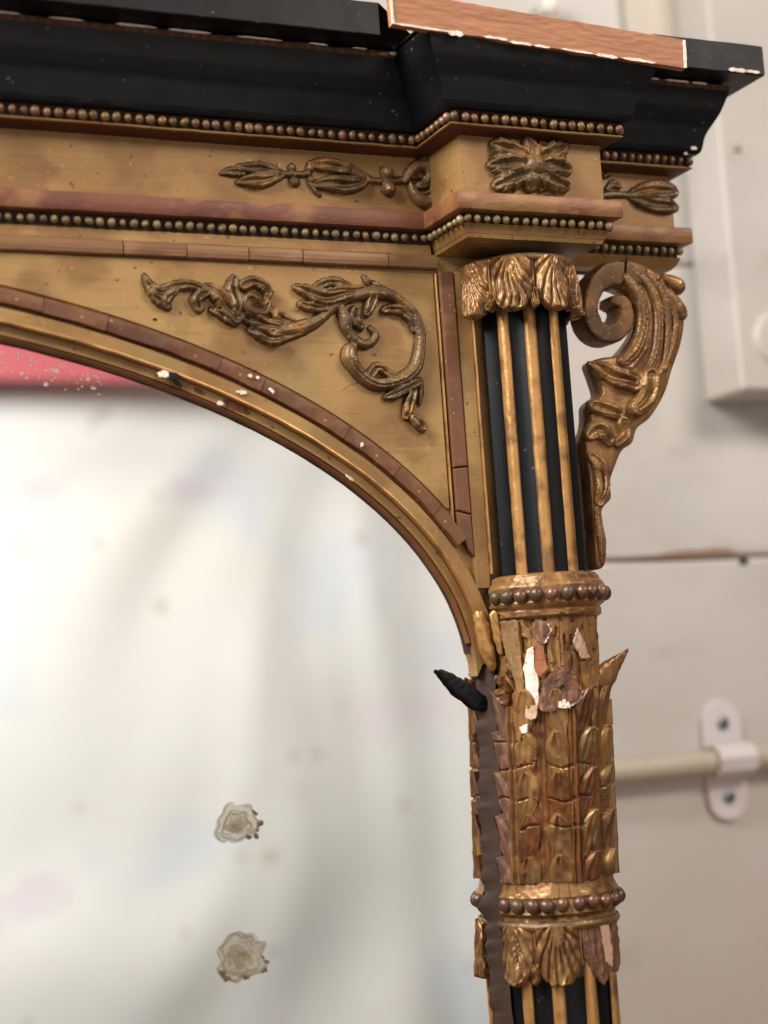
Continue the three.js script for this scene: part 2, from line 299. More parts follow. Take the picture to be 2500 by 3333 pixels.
function ornament(name, parts, m, parent) { const o = add(name, parts.length > 1 ? merge(parts) : parts[0], m, parent); const g = parts.map(p => p.userData.darkRim).filter(Boolean); if (g.length) add('dark_rim', merge(g), M.darkRim, o); return o; }
// ---------------------------------------------------------------- the workshop wall
const WZ = -0.3;
const wall = tag(group('wall'), 'off-white painted plank wall of a workshop behind the mirror', null, 'structure');
{
  const ys = [-0.25, -0.02, 0.441, 0.671, 0.902, 1.13, 1.36];
  for (let i = 0; i + 1 < ys.length; i++) {
    const g = new RoundedBoxGeometry(2.6, ys[i + 1] - ys[i] - 0.0012, 0.024, 2, i === 0 ? 0.0012 : 0.0045);
    g.translate(0.25, (ys[i] + ys[i + 1]) / 2, WZ - 0.012 - (i === 2 ? 0 : 0.0006 * (i % 2)));
    add('board', boxUV(g, i * 0.37, i * 0.11), M.wall, wall);
  }
  // paint torn off along the lower edge of one board
  const sh = [[0, 0], [0.02, 0.002], [0.038, 0.004], [0.05, 0.0085], [0.066, 0.011], [0.08, 0.0105], [0.094, 0.0125], [0.106, 0.011], [0.112, 0.006], [0.116, 0.001], [0.1, -0.0008], [0.05, -0.0008]];
  const s = new THREE.Shape(sh.map(p => new THREE.Vector2(0.275 + p[0], 0.4425 + p[1] * 0.45)));
  add('torn_paint_patch', boxUV(new THREE.ExtrudeGeometry(s, { depth: 0.0012, bevelEnabled: false }).translate(0, 0, WZ - 0.0002)), mat({ color: 0x9a7c68, roughness: 0.9 }), wall).userData.label = 'brown bare wood where paint is torn off';
  const hole = new THREE.CircleGeometry(0.0035, 14); hole.scale(1.2, 0.8, 1); hole.translate(0.394, 0.4375, WZ + 0.0004);
  add('nail_hole', boxUV(hole), M.dark, wall);
}
const batten = add('wall_batten', box(0.326, 0.3785, 0.812, 1.32, WZ + 0.001, WZ + 0.012, 0.002), mat({ map: T.wall, color: 0xfffaf0, roughness: 0.6 }));
tag(batten, 'bright white upright batten on the wall above the cornice end', 'batten');
{
  const h = group('wall_hook'); tag(h, 'small white hook knob on the wall above the bare wood strip', 'hook');
  const g = new THREE.LatheGeometry([[0.0001, 0.016], [0.006, 0.0155], [0.0075, 0.012], [0.006, 0.008], [0.0035, 0.006], [0.0035, 0]].map(p => new THREE.Vector2(...p)), 20); g.rotateX(Math.PI / 2); g.translate(0.254, 0.866, WZ);
  add('knob', boxUV(g), mat({ color: 0xf0e8e0, roughness: 0.5 }), h);
}
{
  const b = group('wall_box'); tag(b, 'grey-white painted metal box with a round cover on the wall at right', 'box');
  const pm = mat({ map: T.wall, color: 0xf2f0ee, roughness: 0.5 });
  add('housing', boxUV(new RoundedBoxGeometry(0.26, 0.66, 0.05, 3, 0.004).translate(0.5, 0.5615 + 0.33, WZ + 0.0255)), pm, b);
  const ring = new THREE.LatheGeometry([[0.0001, 0.0035], [0.0175, 0.0035], [0.0195, 0.0026], [0.0215, 0.0006], [0.0222, -0.001]].map(p => new THREE.Vector2(...p)), 40); ring.rotateX(Math.PI / 2); ring.translate(0.4065, 0.602, WZ + 0.0506);
  add('round_cover', boxUV(ring), pm, b);
  add('screw', boxUV(new THREE.SphereGeometry(0.0035, 12, 8).scale(1, 1, 0.45).translate(0.385, 0.75, WZ + 0.0508)), mat({ color: 0x9a968e, metalness: 0.6, roughness: 0.4 }), b);
}
{
  const c = group('conduit_pipe'); tag(c, 'cream painted conduit pipe running along the wall', 'pipe');
  const g = new THREE.CylinderGeometry(0.009, 0.009, 2.2, 28, 1, true); g.rotateZ(Math.PI / 2); g.rotateZ(0.004); g.translate(0.1, 0.286, WZ + 0.0105);
  add('tube', boxUV(g), mat({ map: T.wall, color: 0xf2ead8, roughness: 0.45 }), c);
  const cp = new THREE.CylinderGeometry(0.0106, 0.0106, 0.05, 28); cp.rotateZ(Math.PI / 2); cp.translate(0.431, 0.2868, WZ + 0.0108);
  add('coupling', boxUV(cp), mat({ map: T.wall, color: 0xf4ead8, roughness: 0.45 }), c);
}
{
  const k = group('saddle_clamp'); tag(k, 'white saddle clamp with two screws holding the pipe', 'clamp');
  const wm = mat({ color: 0xe6dedc, roughness: 0.4 });
  for (const s of [1, -1]) {
    const sh = new THREE.Shape(); const w = 0.0165, cy = 0.2875 + s * 0.0275;
    sh.moveTo(0.3585 - w, 0.2875 + s * 0.0105); sh.lineTo(0.3585 - w, cy);
    sh.absarc(0.3585, cy, w, s > 0 ? Math.PI : Math.PI, s > 0 ? 0 : 2 * Math.PI, s > 0); sh.lineTo(0.3585 + w, 0.2875 + s * 0.0105); sh.closePath();
    const g = new THREE.ExtrudeGeometry(sh, { depth: 0.0024, bevelEnabled: true, bevelSize: 0.0008, bevelThickness: 0.0008, bevelSegments: 2, curveSegments: 20 }); g.translate(0, 0, WZ + 0.0009);
    add('lug', boxUV(g), wm, k);
    const sc = group('screw', k), sy = 0.2875 + s * 0.0275;
    add('head', boxUV(new THREE.SphereGeometry(0.0055, 20, 10).scale(1, 1, 0.42).translate(0.3585, sy, WZ + 0.0045)), mat({ color: 0x9aa0a4, metalness: 0.7, roughness: 0.35 }), sc);
    for (const q of [0.5, 0.5 + Math.PI / 2]) add('slot', boxUV(new THREE.BoxGeometry(0.0062, 0.0013, 0.001).rotateZ(q).translate(0.3585, sy, WZ + 0.0066)), M.dark, sc);
  }
  const pos = [], idx = []; const hw = 0.0165, n = 26;
  for (let i = 0; i <= n; i++) { const a = -Math.PI / 2 + Math.PI * i / n; for (const [r, x] of [[0.0102, -hw], [0.0124, -hw], [0.0124, hw], [0.0102, hw]]) pos.push(0.3585 + x, 0.2875 + Math.sin(a) * r, WZ + 0.0105 + Math.cos(a) * r * 1.06); }
  for (let i = 0; i < n; i++) for (let k2 = 0; k2 < 4; k2++) { const a = i * 4 + k2, b = i * 4 + (k2 + 1) % 4; idx.push(a, b, a + 4, b, b + 4, a + 4); }
  add('strap', creased(boxUV(raw(pos, idx)), 0.7), wm, k);
}
// the bench top that the mirror stands on, below the picture
const bench = add('bench_top', box(-1.1, 0.55, -0.04, -0.0005, -0.26, 0.16, 0.003), M.wood); tag(bench, 'wooden bench top that the mirror stands on', null, 'structure');

// ---------------------------------------------------------------- the overmantel mirror
const frame = group('overmantel_mirror');
tag(frame, 'antique gilt and black overmantel mirror with arched glass, fluted column and scroll bracket', 'mirror');
const XL = -0.0062, XR = 0.0774, XE = 0.1485, DB = 0.04, XS = -0.56;
// plan of the entablature: along the frieze, forward round the break, back, and round the right end
const path = p => [[XS, p], [XL - p, p], [XL - p, DB + p], [XR + p, DB + p], [XR + p, p], [XE + p, p], [XE + p, -0.028]];
function sweep(profile, from = 0, to = 6, wob = 0.00012, seed = 3) {
  const gs = [];
  for (let s = from; s < to; s++) {
    const pos = [], uv = [], idx = []; let L = 0; const len = Math.hypot(path(0)[s + 1][0] - path(0)[s][0], path(0)[s + 1][1] - path(0)[s][1]);
    const n = Math.max(2, Math.round(len / 0.006));
    for (let i = 0; i <= n; i++) {
      let d = 0;
      profile.forEach(([p, y], j) => {
        const A = path(p)[s], B = path(p)[s + 1], t = i / n; if (j) d += Math.hypot(p - profile[j - 1][0], y - profile[j - 1][1]);
        const x = lerp(A[0], B[0], t), z = lerp(A[1], B[1], t), q = (vn((x + z) * 130, y * 60, seed) - 0.5) * 2 * wob;
        pos.push(x, y + q, z + q * 0.6); uv.push(x + z, y * 1 + (y > 0 ? 0 : 0) - d * 0 + p * 0.7);
      });
    }
    const m = profile.length;
    for (let i = 0; i < n; i++) for (let j = 0; j < m - 1; j++) { const a = i * m + j; idx.push(a, a + 1, a + m, a + 1, a + m + 1, a + m); }
    gs.push(raw(pos, idx, uv));
  }
  return creased(merge(gs), 0.5);
}
function beadsAlong(parent, p, y, r, pitch, seed, mats) {
  const sg = new THREE.SphereGeometry(1, 14, 10);
  const rr = rng(seed), P = path(p);
  for (let s = 0; s < 6; s++) {
    const A = P[s], B = P[s + 1], len = Math.hypot(B[0] - A[0], B[1] - A[1]); if (s === 5) continue;
    const n = Math.max(1, Math.round(len / pitch));
    for (let i = 0; i < n; i++) {
      const t = (i + 0.5 + (rr() - 0.5) * 0.16) / n; const o = add('bead', sg, mats[Math.floor(rr() * mats.length)], parent);
      o.position.set(lerp(A[0], B[0], t), y + (rr() - 0.5) * 0.0004, lerp(A[1], B[1], t)); const k = r * (0.86 + rr() * 0.22);
      o.scale.set(k * (0.94 + rr() * 0.16), k * (0.94 + rr() * 0.16), k * (0.8 + rr() * 0.2)); o.rotation.set(rr() * 6, rr() * 6, rr() * 6);
    }
  }
}
// solid core behind the mouldings
add('backboard', merge([box(XS, XE - 0.0008, 0.5835, 0.6985, -0.028, -0.0012), box(XL + 0.001, XR - 0.001, 0.5845, 0.6845, -0.001, DB - 0.001), box(0.024, 0.058, 0.05, 0.5832, -0.0275, -0.009)]), M.back, frame);
add('cornice_fascia', sweep([[-0.02, 0.7012], [0.0404, 0.7012], [0.041, 0.7006], [0.041, 0.6843], [0.0404, 0.6837], [0.0235, 0.6833]], 0, 1), M.black, frame);
add('cornice_fascia', sweep([[-0.02, 0.7012], [0.0404, 0.7012], [0.041, 0.7006], [0.041, 0.6843], [0.0404, 0.6837], [0.0235, 0.6833]], 4, 6), M.black, frame);
add('cornice_fascia', sweep([[-0.02, 0.6850], [0.0255, 0.6850], [0.0262, 0.6842], [0.0262, 0.6833], [0.0235, 0.6825]], 1, 4), M.black, frame);
const cyma = [[0.0235, 0.6834], [0.0262, 0.6815], [0.0263, 0.6787], [0.0258, 0.6765], [0.0247, 0.6735], [0.0236, 0.6705], [0.0222, 0.6672], [0.0207, 0.6644], [0.0188, 0.6614], [0.0170, 0.6586], [0.0157, 0.6560], [0.0149, 0.6535], [0.0144, 0.6510], [0.0138, 0.6485], [0.0130, 0.6465], [0.0118, 0.6455], [0.0085, 0.6452]];
add('cornice_cyma', sweep(cyma, 0, 6, 0.0002), M.black, frame);
add('worn_cornice_edge', sweep([[0.0258, 0.6822], [0.0267, 0.6814], [0.0268, 0.6794], [0.0262, 0.6788]], 0, 1, 0.0005, 9), M.bare, frame);
add('worn_cornice_edge', sweep([[0.0258, 0.6822], [0.0267, 0.6814], [0.0268, 0.6794], [0.0262, 0.6788]], 4, 5, 0.0006, 12), M.bare, frame);
// flakes of white gesso on chipped edges: short ragged slivers
function sliver(x0, x1, y, z, h, seed) {
  const r = rng(seed), n = 8, top = [], bot = [];
  for (let i = 0; i <= n; i++) { const t = i / n, x = lerp(x0, x1, t), e = Math.min(1, 6 * Math.min(t, 1 - t) + 0.15); top.push(new THREE.Vector2(x, y + h * e * (0.5 + 0.5 * r()))); bot.push(new THREE.Vector2(x, y - h * e * (0.35 + 0.4 * r()))); }
  return boxUV(new THREE.ExtrudeGeometry(new THREE.Shape([...top, ...bot.reverse()]), { depth: 0.0006, bevelEnabled: false }).translate(0, 0, z));
}
{
  const r = rng(31); const fl = [];
  for (let x = -0.56; x < -0.035;) { const l = 0.006 + r() * 0.02; fl.push(sliver(x, Math.min(x + l, -0.034), 0.6819 + (r() - 0.5) * 0.0003, 0.0263, 0.00055 + r() * 0.0003, 100 + fl.length)); x += l + 0.002 + r() * 0.014; }
  fl.push(sliver(-0.036, -0.03, 0.6808, 0.0266, 0.0013, 77));
  for (const [x, l] of [[0.103, 0.012], [0.118, 0.01], [0.132, 0.016], [0.15, 0.01]]) fl.push(sliver(x, x + l, 0.6815, 0.0265, 0.0008, Math.floor(x * 1e4)));
  for (const [x, l, h] of [[0.122, 0.012, 0.0014], [0.165, 0.012, 0.0017], [0.176, 0.01, 0.0012]]) fl.push(sliver(x, x + l, 0.6853, 0.0408, h, Math.floor(x * 1e4)));
  fl.push(sliver(0.1545, 0.1585, 0.6482, 0.0136, 0.0016, 55), sliver(0.1505, 0.153, 0.6452, 0.0122, 0.001, 56));
  add('gesso_flake', merge(fl), M.gesso, frame);
}
// bare wood strip on the break where the black fascia has come off; it sags to the right
{
  const s = group('bare_wood_strip', frame); s.userData.label = 'raw orange-brown wood strip with chipped white edges';
  s.position.set(-0.0525, 0.6788, 0.0675); s.rotation.z = -0.041;
  const r = rng(5), top = [], bot = []; const Lw = 0.1695;
  for (let i = 0; i <= 40; i++) { const t = i / 40; top.push(new THREE.Vector2(t * Lw - 0.0015 * (1 - t), lerp(0.0172, 0.0153, t) + (r() - 0.5) * 0.0004)); bot.push(new THREE.Vector2(t * Lw, (t > 0.18 && t < 0.8 ? (vn(t * 26, 1, 5) - 0.5) * 0.0012 : 0) + (r() - 0.5) * 0.0002)); }
  const g = new THREE.ExtrudeGeometry(new THREE.Shape([...bot, ...top.reverse()]), { depth: 0.004, bevelEnabled: true, bevelSize: 0.0003, bevelThickness: 0.0003, bevelSegments: 1 }); g.translate(0, 0, -0.004);
  add('wood', boxUV(g), M.wood, s);
  const ed = [sliver(0, 0.034, 0, 0.0004, 0.0007, 1), sliver(0.03, 0.038, -0.0006, 0.0005, 0.002, 2)];
  for (let x = 0.05; x < 0.15;) { const l = 0.008 + r() * 0.018; ed.push(sliver(x, x + l, -0.0002 + (vn(x / Lw * 26, 1, 5) - 0.5) * 0.0012, 0.0004, 0.0006 + r() * 0.0007, Math.floor(x * 1e4))); x += l + r() * 0.008; }
  const lr = []; for (let i = 0; i <= 10; i++) lr.push(new THREE.Vector2(-0.0012 * (i / 10) - 0.0004 - r() * 0.0003, 0.017 * i / 10)); for (let i = 10; i >= 0; i--) lr.push(new THREE.Vector2(-0.0012 * (i / 10) + 0.0005 + r() * 0.0003, 0.017 * i / 10));
  ed.push(boxUV(new THREE.ExtrudeGeometry(new THREE.Shape(lr), { depth: 0.0008, bevelEnabled: false })));
  const rr2 = []; for (let i = 0; i <= 10; i++) rr2.push(new THREE.Vector2(Lw - 0.0004 - r() * 0.0004, 0.0153 * i / 10)); for (let i = 10; i >= 0; i--) rr2.push(new THREE.Vector2(Lw + 0.0007 + r() * 0.0004, 0.0153 * i / 10));
  ed.push(boxUV(new THREE.ExtrudeGeometry(new THREE.Shape(rr2), { depth: 0.0008, bevelEnabled: false })));
  add('gesso_edge', merge(ed), M.gesso, s);
}
// upper string of beads under the black cornice
{
  const b = group('cornice_bead_moulding', frame);
  add('bed', sweep([[0.0118, 0.6457], [0.0088, 0.6452], [0.0072, 0.6435], [0.0072, 0.6402], [0.0086, 0.6389]]), M.bed, b);
  beadsAlong(b, 0.0094, 0.6418, 0.00238, 0.00567, 41, beadMats);
}
add('frieze_ledge', sweep([[0.0078, 0.6391], [0.0088, 0.6389], [0.0093, 0.6384], [0.0092, 0.6379], [0.0084, 0.6375]], 0, 6, 0.0002), M.band, frame);
add('frieze_soffit', sweep([[0.0084, 0.6375], [0.0062, 0.6369], [0.0030, 0.6364], [0.0008, 0.6358], [-0.0004, 0.6352]], 0, 6, 0.0002), M.soffit, frame);
add('frieze_board', sweep([[0, 0.6362], [0, 0.6042]], 0, 6, 0.0001), M.panel, frame);
const pinkP = [[-0.0004, 0.6050], [0.0058, 0.6042], [0.0066, 0.6038], [0.0069, 0.6031], [0.0069, 0.5957], [0.0066, 0.5951], [0.0058, 0.5948], [0.0008, 0.5946]];
add('red_fascia', sweep(pinkP, 0, 1, 0.0002), M.pink, frame);
add('red_fascia', sweep(pinkP, 1, 4, 0.0002), M.pinkGold, frame);
add('red_fascia', sweep(pinkP, 4, 6, 0.0002), M.pinkGold, frame);
{
  const b = group('frieze_bead_moulding', frame);
  for (const [a, z] of [[0, 1], [4, 6]]) add('bed', sweep([[0.0012, 0.5947], [0.0002, 0.594], [0.0, 0.5885], [0.0012, 0.5877]], a, z), M.bed, b);
  add('bed', sweep([[0.0012, 0.5947], [0.0002, 0.594], [0.0, 0.5900], [0.0006, 0.5892]], 1, 4), M.bed, b);
  beadsAlong(b, 0.0026, 0.5911, 0.00216, 0.00562, 43, lowBeadMats);
}
const bandP = [[0.0009, 0.5880], [0.0014, 0.5876], [0.0014, 0.5826], [0.0010, 0.5821], [-0.006, 0.5819]];
add('gold_band', sweep(bandP, 0, 1), M.band, frame);
add('gold_band', sweep([[0.0009, 0.5880], [0.0014, 0.5876], [-0.0006, 0.5835], [-0.0028, 0.5816], [-0.012, 0.5814]], 4, 6), M.band, frame);
add('capital_block', sweep([[0.0004, 0.5895], [0.0012, 0.5891], [0.0006, 0.5884], [-0.0012, 0.5842], [-0.0018, 0.5824], [-0.016, 0.5818], [-0.03, 0.5818]], 1, 4), M.band, frame);

// ---------------- arch
const CX = -0.40, CY = 0.36, EA = 0.3986, EB = 0.1868;
const archPt = (t, n) => { // t: 0 at the springing, grows towards and past the crown
  const x = CX + EA * Math.cos(t), y = CY + EB * Math.sin(t), nx = Math.cos(t) / EA, ny = Math.sin(t) / EB, l = Math.hypot(nx, ny); return [x + nx / l * n, y + ny / l * n];
};
function archSweep(profile, t0, t1, steps, down = 0, wob = 0.0001, seed = 5) {
  const pos = [], uv = [], idx = [], m = profile.length; let rows = 0, L = 0, last = null;
  const row = (f) => { const a = f(0); if (last) L += Math.hypot(a[0] - last[0], a[1] - last[1]); last = a; let d = 0; profile.forEach(([n, z], j) => { if (j) d += Math.hypot(n - profile[j - 1][0], z - profile[j - 1][1]); const q = f(n), w = (vn(q[0] * 150, q[1] * 150, seed) - 0.5) * 2 * wob; pos.push(q[0] + w, q[1] + w, z + w); uv.push(L, d + 0.3); }); rows++; };
  if (down) for (let i = 0; i < 12; i++) row(n => [CX + EA + n, lerp(down, CY, i / 12)]);
  for (let i = 0; i <= steps; i++) { const t = lerp(t0, t1, i / steps); row(n => archPt(t, n)); }
  for (let i = 0; i < rows - 1; i++) for (let j = 0; j < m - 1; j++) { const a = i * m + j; idx.push(a, a + m, a + 1, a + 1, a + m, a + m + 1); }
  return creased(raw(pos, idx, uv), 0.5);
}
{
  const sh = new THREE.Shape(); sh.moveTo(0.05, 0.366); sh.lineTo(0.05, 0.5834); sh.lineTo(XS, 0.5834);
  const pts = []; for (let i = 0; i <= 120; i++) { const t = i / 120 * 1.985; const q = archPt(t, 0.004); if (q[0] < XS) break; pts.push(q); }
  const last = pts[pts.length - 1]; sh.lineTo(XS, last[1]); for (const q of pts.reverse()) sh.lineTo(q[0], q[1]); sh.lineTo(0.006, 0.366); sh.closePath();
  const g = new THREE.ExtrudeGeometry(sh, { depth: 0.0105, bevelEnabled: false, curveSegments: 4 }); g.translate(0, 0, -0.0107);
  const sp = add('spandrel_panel', boxUV(g), M.panel, frame);
  // the raised field inside the rules
  const fs = new THREE.Shape(); fs.moveTo(XS, 0.5729); fs.lineTo(-0.0072, 0.5729); const fp = []; for (let i = 0; i <= 130; i++) { const q = archPt(lerp(0.345, 1.98, i / 130), 0.0274); if (q[0] < -0.0074 && q[0] > XS) fp.push(q); }
  fs.lineTo(-0.0072, fp[0][1]); for (const q of fp) fs.lineTo(q[0], q[1]); fs.lineTo(XS, fp[fp.length - 1][1]); fs.closePath();
  add('panel_field', boxUV(new THREE.ExtrudeGeometry(fs, { depth: 0.0014, bevelEnabled: true, bevelSize: 0.0003, bevelThickness: 0.0003, bevelOffset: -0.0003, bevelSegments: 1, curveSegments: 4 }).translate(0, 0, -0.0005)), M.panel, sp);
  // hairline crack from the arch towards the scroll
  const cr = new THREE.CatmullRomCurve3([[-58, 505.2], [-53, 508.2], [-47, 509.4], [-40, 511], [-34, 513.2], [-29, 514.2]].map(p => new THREE.Vector3(p[0] / 1000 - 0.006, p[1] / 1000 + 0.004, 0.0010)));
  add('crack', boxUV(new THREE.TubeGeometry(cr, 40, 0.00028, 5)), M.dark, sp);
  add('worm_hole', boxUV(new THREE.SphereGeometry(0.0009, 10, 8).scale(1.4, 0.8, 0.2).translate(-0.1608, 0.5435, 0.0012)), M.dark, sp);
}
const TEND = 1.98;
add('arch_rebate', archSweep([[0.0042, -0.0060], [0.0006, -0.0058], [0.0, -0.0054], [0.0003, -0.0052], [0.0014, -0.0046], [0.003, -0.0044]], 0.06, TEND, 160, 0, 0.0003), M.bed, frame);
add('arch_edge_moulding', archSweep([[0.0022, -0.0050], [0.0014, -0.0040], [0.0018, -0.0018], [0.0028, -0.0008], [0.0038, -0.0014], [0.0046, -0.0034]], 0.09, TEND, 160, 0, 0.0002), mat({ map: T.ruleTan, color: 0xf0d8b8, roughness: 0.5, metalness: 0.2 }), frame);
add('arch_hollow', archSweep([[0.0046, -0.0034], [0.0052, -0.0042], [0.0064, -0.0042], [0.0076, -0.0030], [0.0083, -0.0008], [0.0086, 0.0012]], 0.09, TEND, 160, 0, 0.0001), M.rule, frame);
add('arch_fillet', archSweep([[0.0086, 0.0010], [0.0087, 0.0034], [0.0093, 0.0040], [0.0101, 0.0037], [0.0104, 0.0030]], 0.09, TEND, 160, 0, 0.0001), M.reed, frame);
add('arch_band', archSweep([[0.0104, 0.0030], [0.0160, 0.0031], [0.0164, 0.0026], [0.0165, -0.0004]], 0.09, TEND, 160, 0, 0.0001), M.band, frame);
// brown rules, cut in pieces
const ruleProfile = [[0.0178, -0.0006], [0.0179, 0.0030], [0.0184, 0.0040], [0.0200, 0.0044], [0.0236, 0.0044], [0.0252, 0.0040], [0.0257, 0.0030], [0.0258, -0.0006]];
{
  const g = group('arch_rule', frame);
  // joints measured along the arch
  const js = [0.312, 0.395, 0.5052, 0.62, 0.78, 0.853, 1.02, 1.106, 1.25, 1.4, 1.6, 1.8, TEND];
  for (let i = 0; i + 1 < js.length; i++) add('strip_piece', archSweep(ruleProfile, js[i] + (i ? 0.0005 : 0), js[i + 1] - 0.0005, 30, 0, 0.00025, 20 + i), i === 5 ? mat({ map: T.ruleBrown, color: 0xe8dcd0, roughness: 0.55 }) : M.rule, g);
}
{
  const g = group('panel_rule', frame);
    const xs = [XS, -0.45, -0.36, -0.27, -0.1755, -0.1433, -0.1106, -0.0815, -0.0335, -0.0052];
  for (let i = 0; i + 1 < xs.length; i++) {
    const pr = new THREE.Shape([[0.002, -0.0038], [0.002, 0.0038], [-0.0012, 0.0038], [-0.0022, 0.003], [-0.0026, 0.001], [-0.0026, -0.001], [-0.0022, -0.003], [-0.0012, -0.0038]].map(p => new THREE.Vector2(...p)));
    const geo = new THREE.ExtrudeGeometry(pr, { depth: xs[i + 1] - xs[i] - 0.00055, bevelEnabled: false, steps: 6 }); geo.rotateY(Math.PI / 2);
    geo.translate(xs[i] + 0.0002, 0.57835 + (R0() - 0.5) * 0.0003, 0.0014 + (R0() - 0.5) * 0.0006);
    add('strip_piece', boxUV(geo, i * 0.031), M.ruleTan, g);
  }
}
{
  const g = group('panel_rule', frame);
  const ext = (pts, z0, z1, m, bev = 0.0008) => add('strip_piece', boxUV(new THREE.ExtrudeGeometry(new THREE.Shape(pts.map(p => new THREE.Vector2(p[0] / 1000, p[1] / 1000))), { depth: z1 - z0 - 2 * bev, bevelEnabled: true, bevelSize: bev, bevelThickness: bev, bevelOffset: -bev, bevelSegments: 2 }).translate(0, 0, z0 + bev)), m, g);
  ext([[-4.9, 573.6], [3.6, 573.6], [3.7, 469.4], [-4.6, 468.8]], -0.001, 0.0042, M.rule);
  ext([[-4.6, 468.2], [3.7, 468.8], [3.8, 444.2], [-4.4, 446.4]], -0.001, 0.0040, M.rule);
  ext([[-4.4, 445.7], [3.8, 443.6], [4.0, 421.5], [1.6, 424.5], [-1.5, 431.0], [-4.2, 437.5]], -0.001, 0.0038, M.rule);
}
add('gilt_arris', merge([box(-0.0066, -0.0056, 0.437, 0.5726, -0.0005, 0.0026, 0.0004), box(0.0124, 0.0137, 0.412, 0.5734, -0.0005, 0.0052, 0.0006)]), M.reed, frame);
add('gilt_band', box(0.0041, 0.0124, 0.405, 0.5738, -0.001, 0.0034, 0.0005), M.band, frame);
{ // chips on the arch mouldings
  const ch = []; const bl = (x, y, z, sx, sy, rot, seed) => { const r = rng(seed), pts = []; for (let i = 0; i < 14; i++) { const a = i / 14 * Math.PI * 2, k = 0.65 + 0.5 * r(); pts.push(new THREE.Vector2(Math.cos(a) * sx * k, Math.sin(a) * sy * k)); } return boxUV(new THREE.ExtrudeGeometry(new THREE.Shape(pts), { depth: 0.0005, bevelEnabled: true, bevelSize: 0.0002, bevelThickness: 0.0002, bevelSegments: 1 }).rotateZ(rot).translate(x, y, z)); };
  ch.push(bl(-0.1582, 0.5158, 0.0030, 0.0034, 0.0016, -0.1, 1), bl(-0.1295, 0.5022, 0.0004, 0.0016, 0.0012, 0, 2));
  ch.push(bl(-0.1185, 0.5072, 0.0032, 0.0028, 0.0011, -0.2, 6), bl(-0.1035, 0.5080, 0.0045, 0.002, 0.0007, -0.8, 7), bl(-0.1145, 0.5152, 0.0046, 0.0011, 0.0009, 0, 8), bl(-0.1105, 0.5145, 0.0046, 0.0007, 0.0007, 0, 9), bl(-0.0563, 0.4806, 0.0046, 0.0008, 0.001, 0, 10));
  ch.push(bl(-0.104, 0.4975, -0.0006, 0.0056, 0.0006, -0.2, 11), bl(-0.062, 0.4644, -0.0008, 0.003, 0.0006, -0.65, 12));
  add('gesso_chip', merge(ch), M.gesso, frame);
  add('bole_chip', merge([bl(-0.1205, 0.5005, -0.0006, 0.0075, 0.0026, -0.42, 20), bl(-0.1395, 0.5082, -0.0006, 0.0034, 0.0013, -0.4, 21)]), mat({ map: T.bole, color: 0xffd8b8, roughness: 0.8 }), frame);
  add('gap_in_moulding', merge([bl(-0.1536, 0.5150, 0.0033, 0.0026, 0.0023, 0.4, 22), bl(-0.1508, 0.5115, 0.0016, 0.0028, 0.0012, -0.9, 23)]), M.dark, frame);
}

// ---------------- applied carved ornament
const T1 = { z0: 0.0008, zs: 0.85, vein: 0.22, rough: 0.0002 };
const HUSK = [
  [[-122.0,619.7,0.52],[-118.3,620.8,1.69],[-113.6,621.1,2.22],[-110.3,620.7,1.31]],
  [[-112.8,623.4,1.44],[-106.8,623.5,2.36],[-100.0,623.6,3.16],[-93.3,622.8,2.38],[-87.6,621.5,0.93]],
  [[-113.6,615.5,0.91],[-108.5,616.6,2.62],[-101.8,617.3,3.54],[-94.9,619.0,2.77],[-87.6,621.4,0.93]],
  [[-87.9,621.5,0.93],[-83.7,621.9,1.33],[-78.9,622.0,1.2],[-75.1,622.6,1.46]],
  [[-84.2,625.7,0.93],[-83.2,625.1,1.86]],
  [[-83.0,618.2,1.99],[-82.3,617.7,2.38]],
  [[-73.8,625.7,1.6],[-72.8,625.4,1.73]],
  [[-73.9,619.4,1.6],[-72.9,619.3,1.73]],
  [[-73.0,627.4,1.73],[-66.7,627.8,3.08],[-58.4,627.4,3.49],[-50.7,625.9,2.96],[-40.9,623.1,1.08]],
  [[-72.4,616.8,1.33],[-65.3,617.9,3.2],[-56.2,618.0,4.42],[-47.6,619.0,3.5],[-40.6,622.1,1.22]],
  [[-74.4,617.4,0.8],[-71.2,613.6,0.93],[-68.9,611.4,0.53]],
];
const HUSKSCROLL = [
  [[-41.0,621.6,1.22],[-36.4,621.2,1.22],[-29.2,621.5,1.49],[-18.9,622.8,1.37]],
  [[-30.6,626.2,2.72],[-29.6,625.7,3.06]],
  [[-30.2,617.7,2.98],[-29.7,616.9,3.39]],
  [[-19.7,622.4,1.64],[-15.6,627.8,2.46],[-11.0,630.8,2.75],[-6.7,629.8,2.89],[-5.1,625.8,2.75],[-7.7,621.5,2.47],[-11.8,619.9,2.05]],
  [[-16.8,621.6,1.37],[-15.0,616.3,2.46],[-11.0,611.8,3.01],[-5.9,611.4,3.01],[-1.9,615.7,2.75],[-0.7,621.2,2.34],[-0.8,624.7,2.07]],
  [[-5.6,633.9,1.65],[-3.5,632.0,2.34],[-1.9,628.7,1.93]],
  [[-10.8,633.6,1.24],[-7.7,635.2,1.65],[-4.0,635.1,1.66]],
  [[-12.2,615.1,1.37],[-7.8,614.7,2.19],[-4.7,616.9,1.78]],
  [[-15.2,624.4,1.23],[-11.4,626.0,1.78],[-9.3,624.8,1.37]],
];
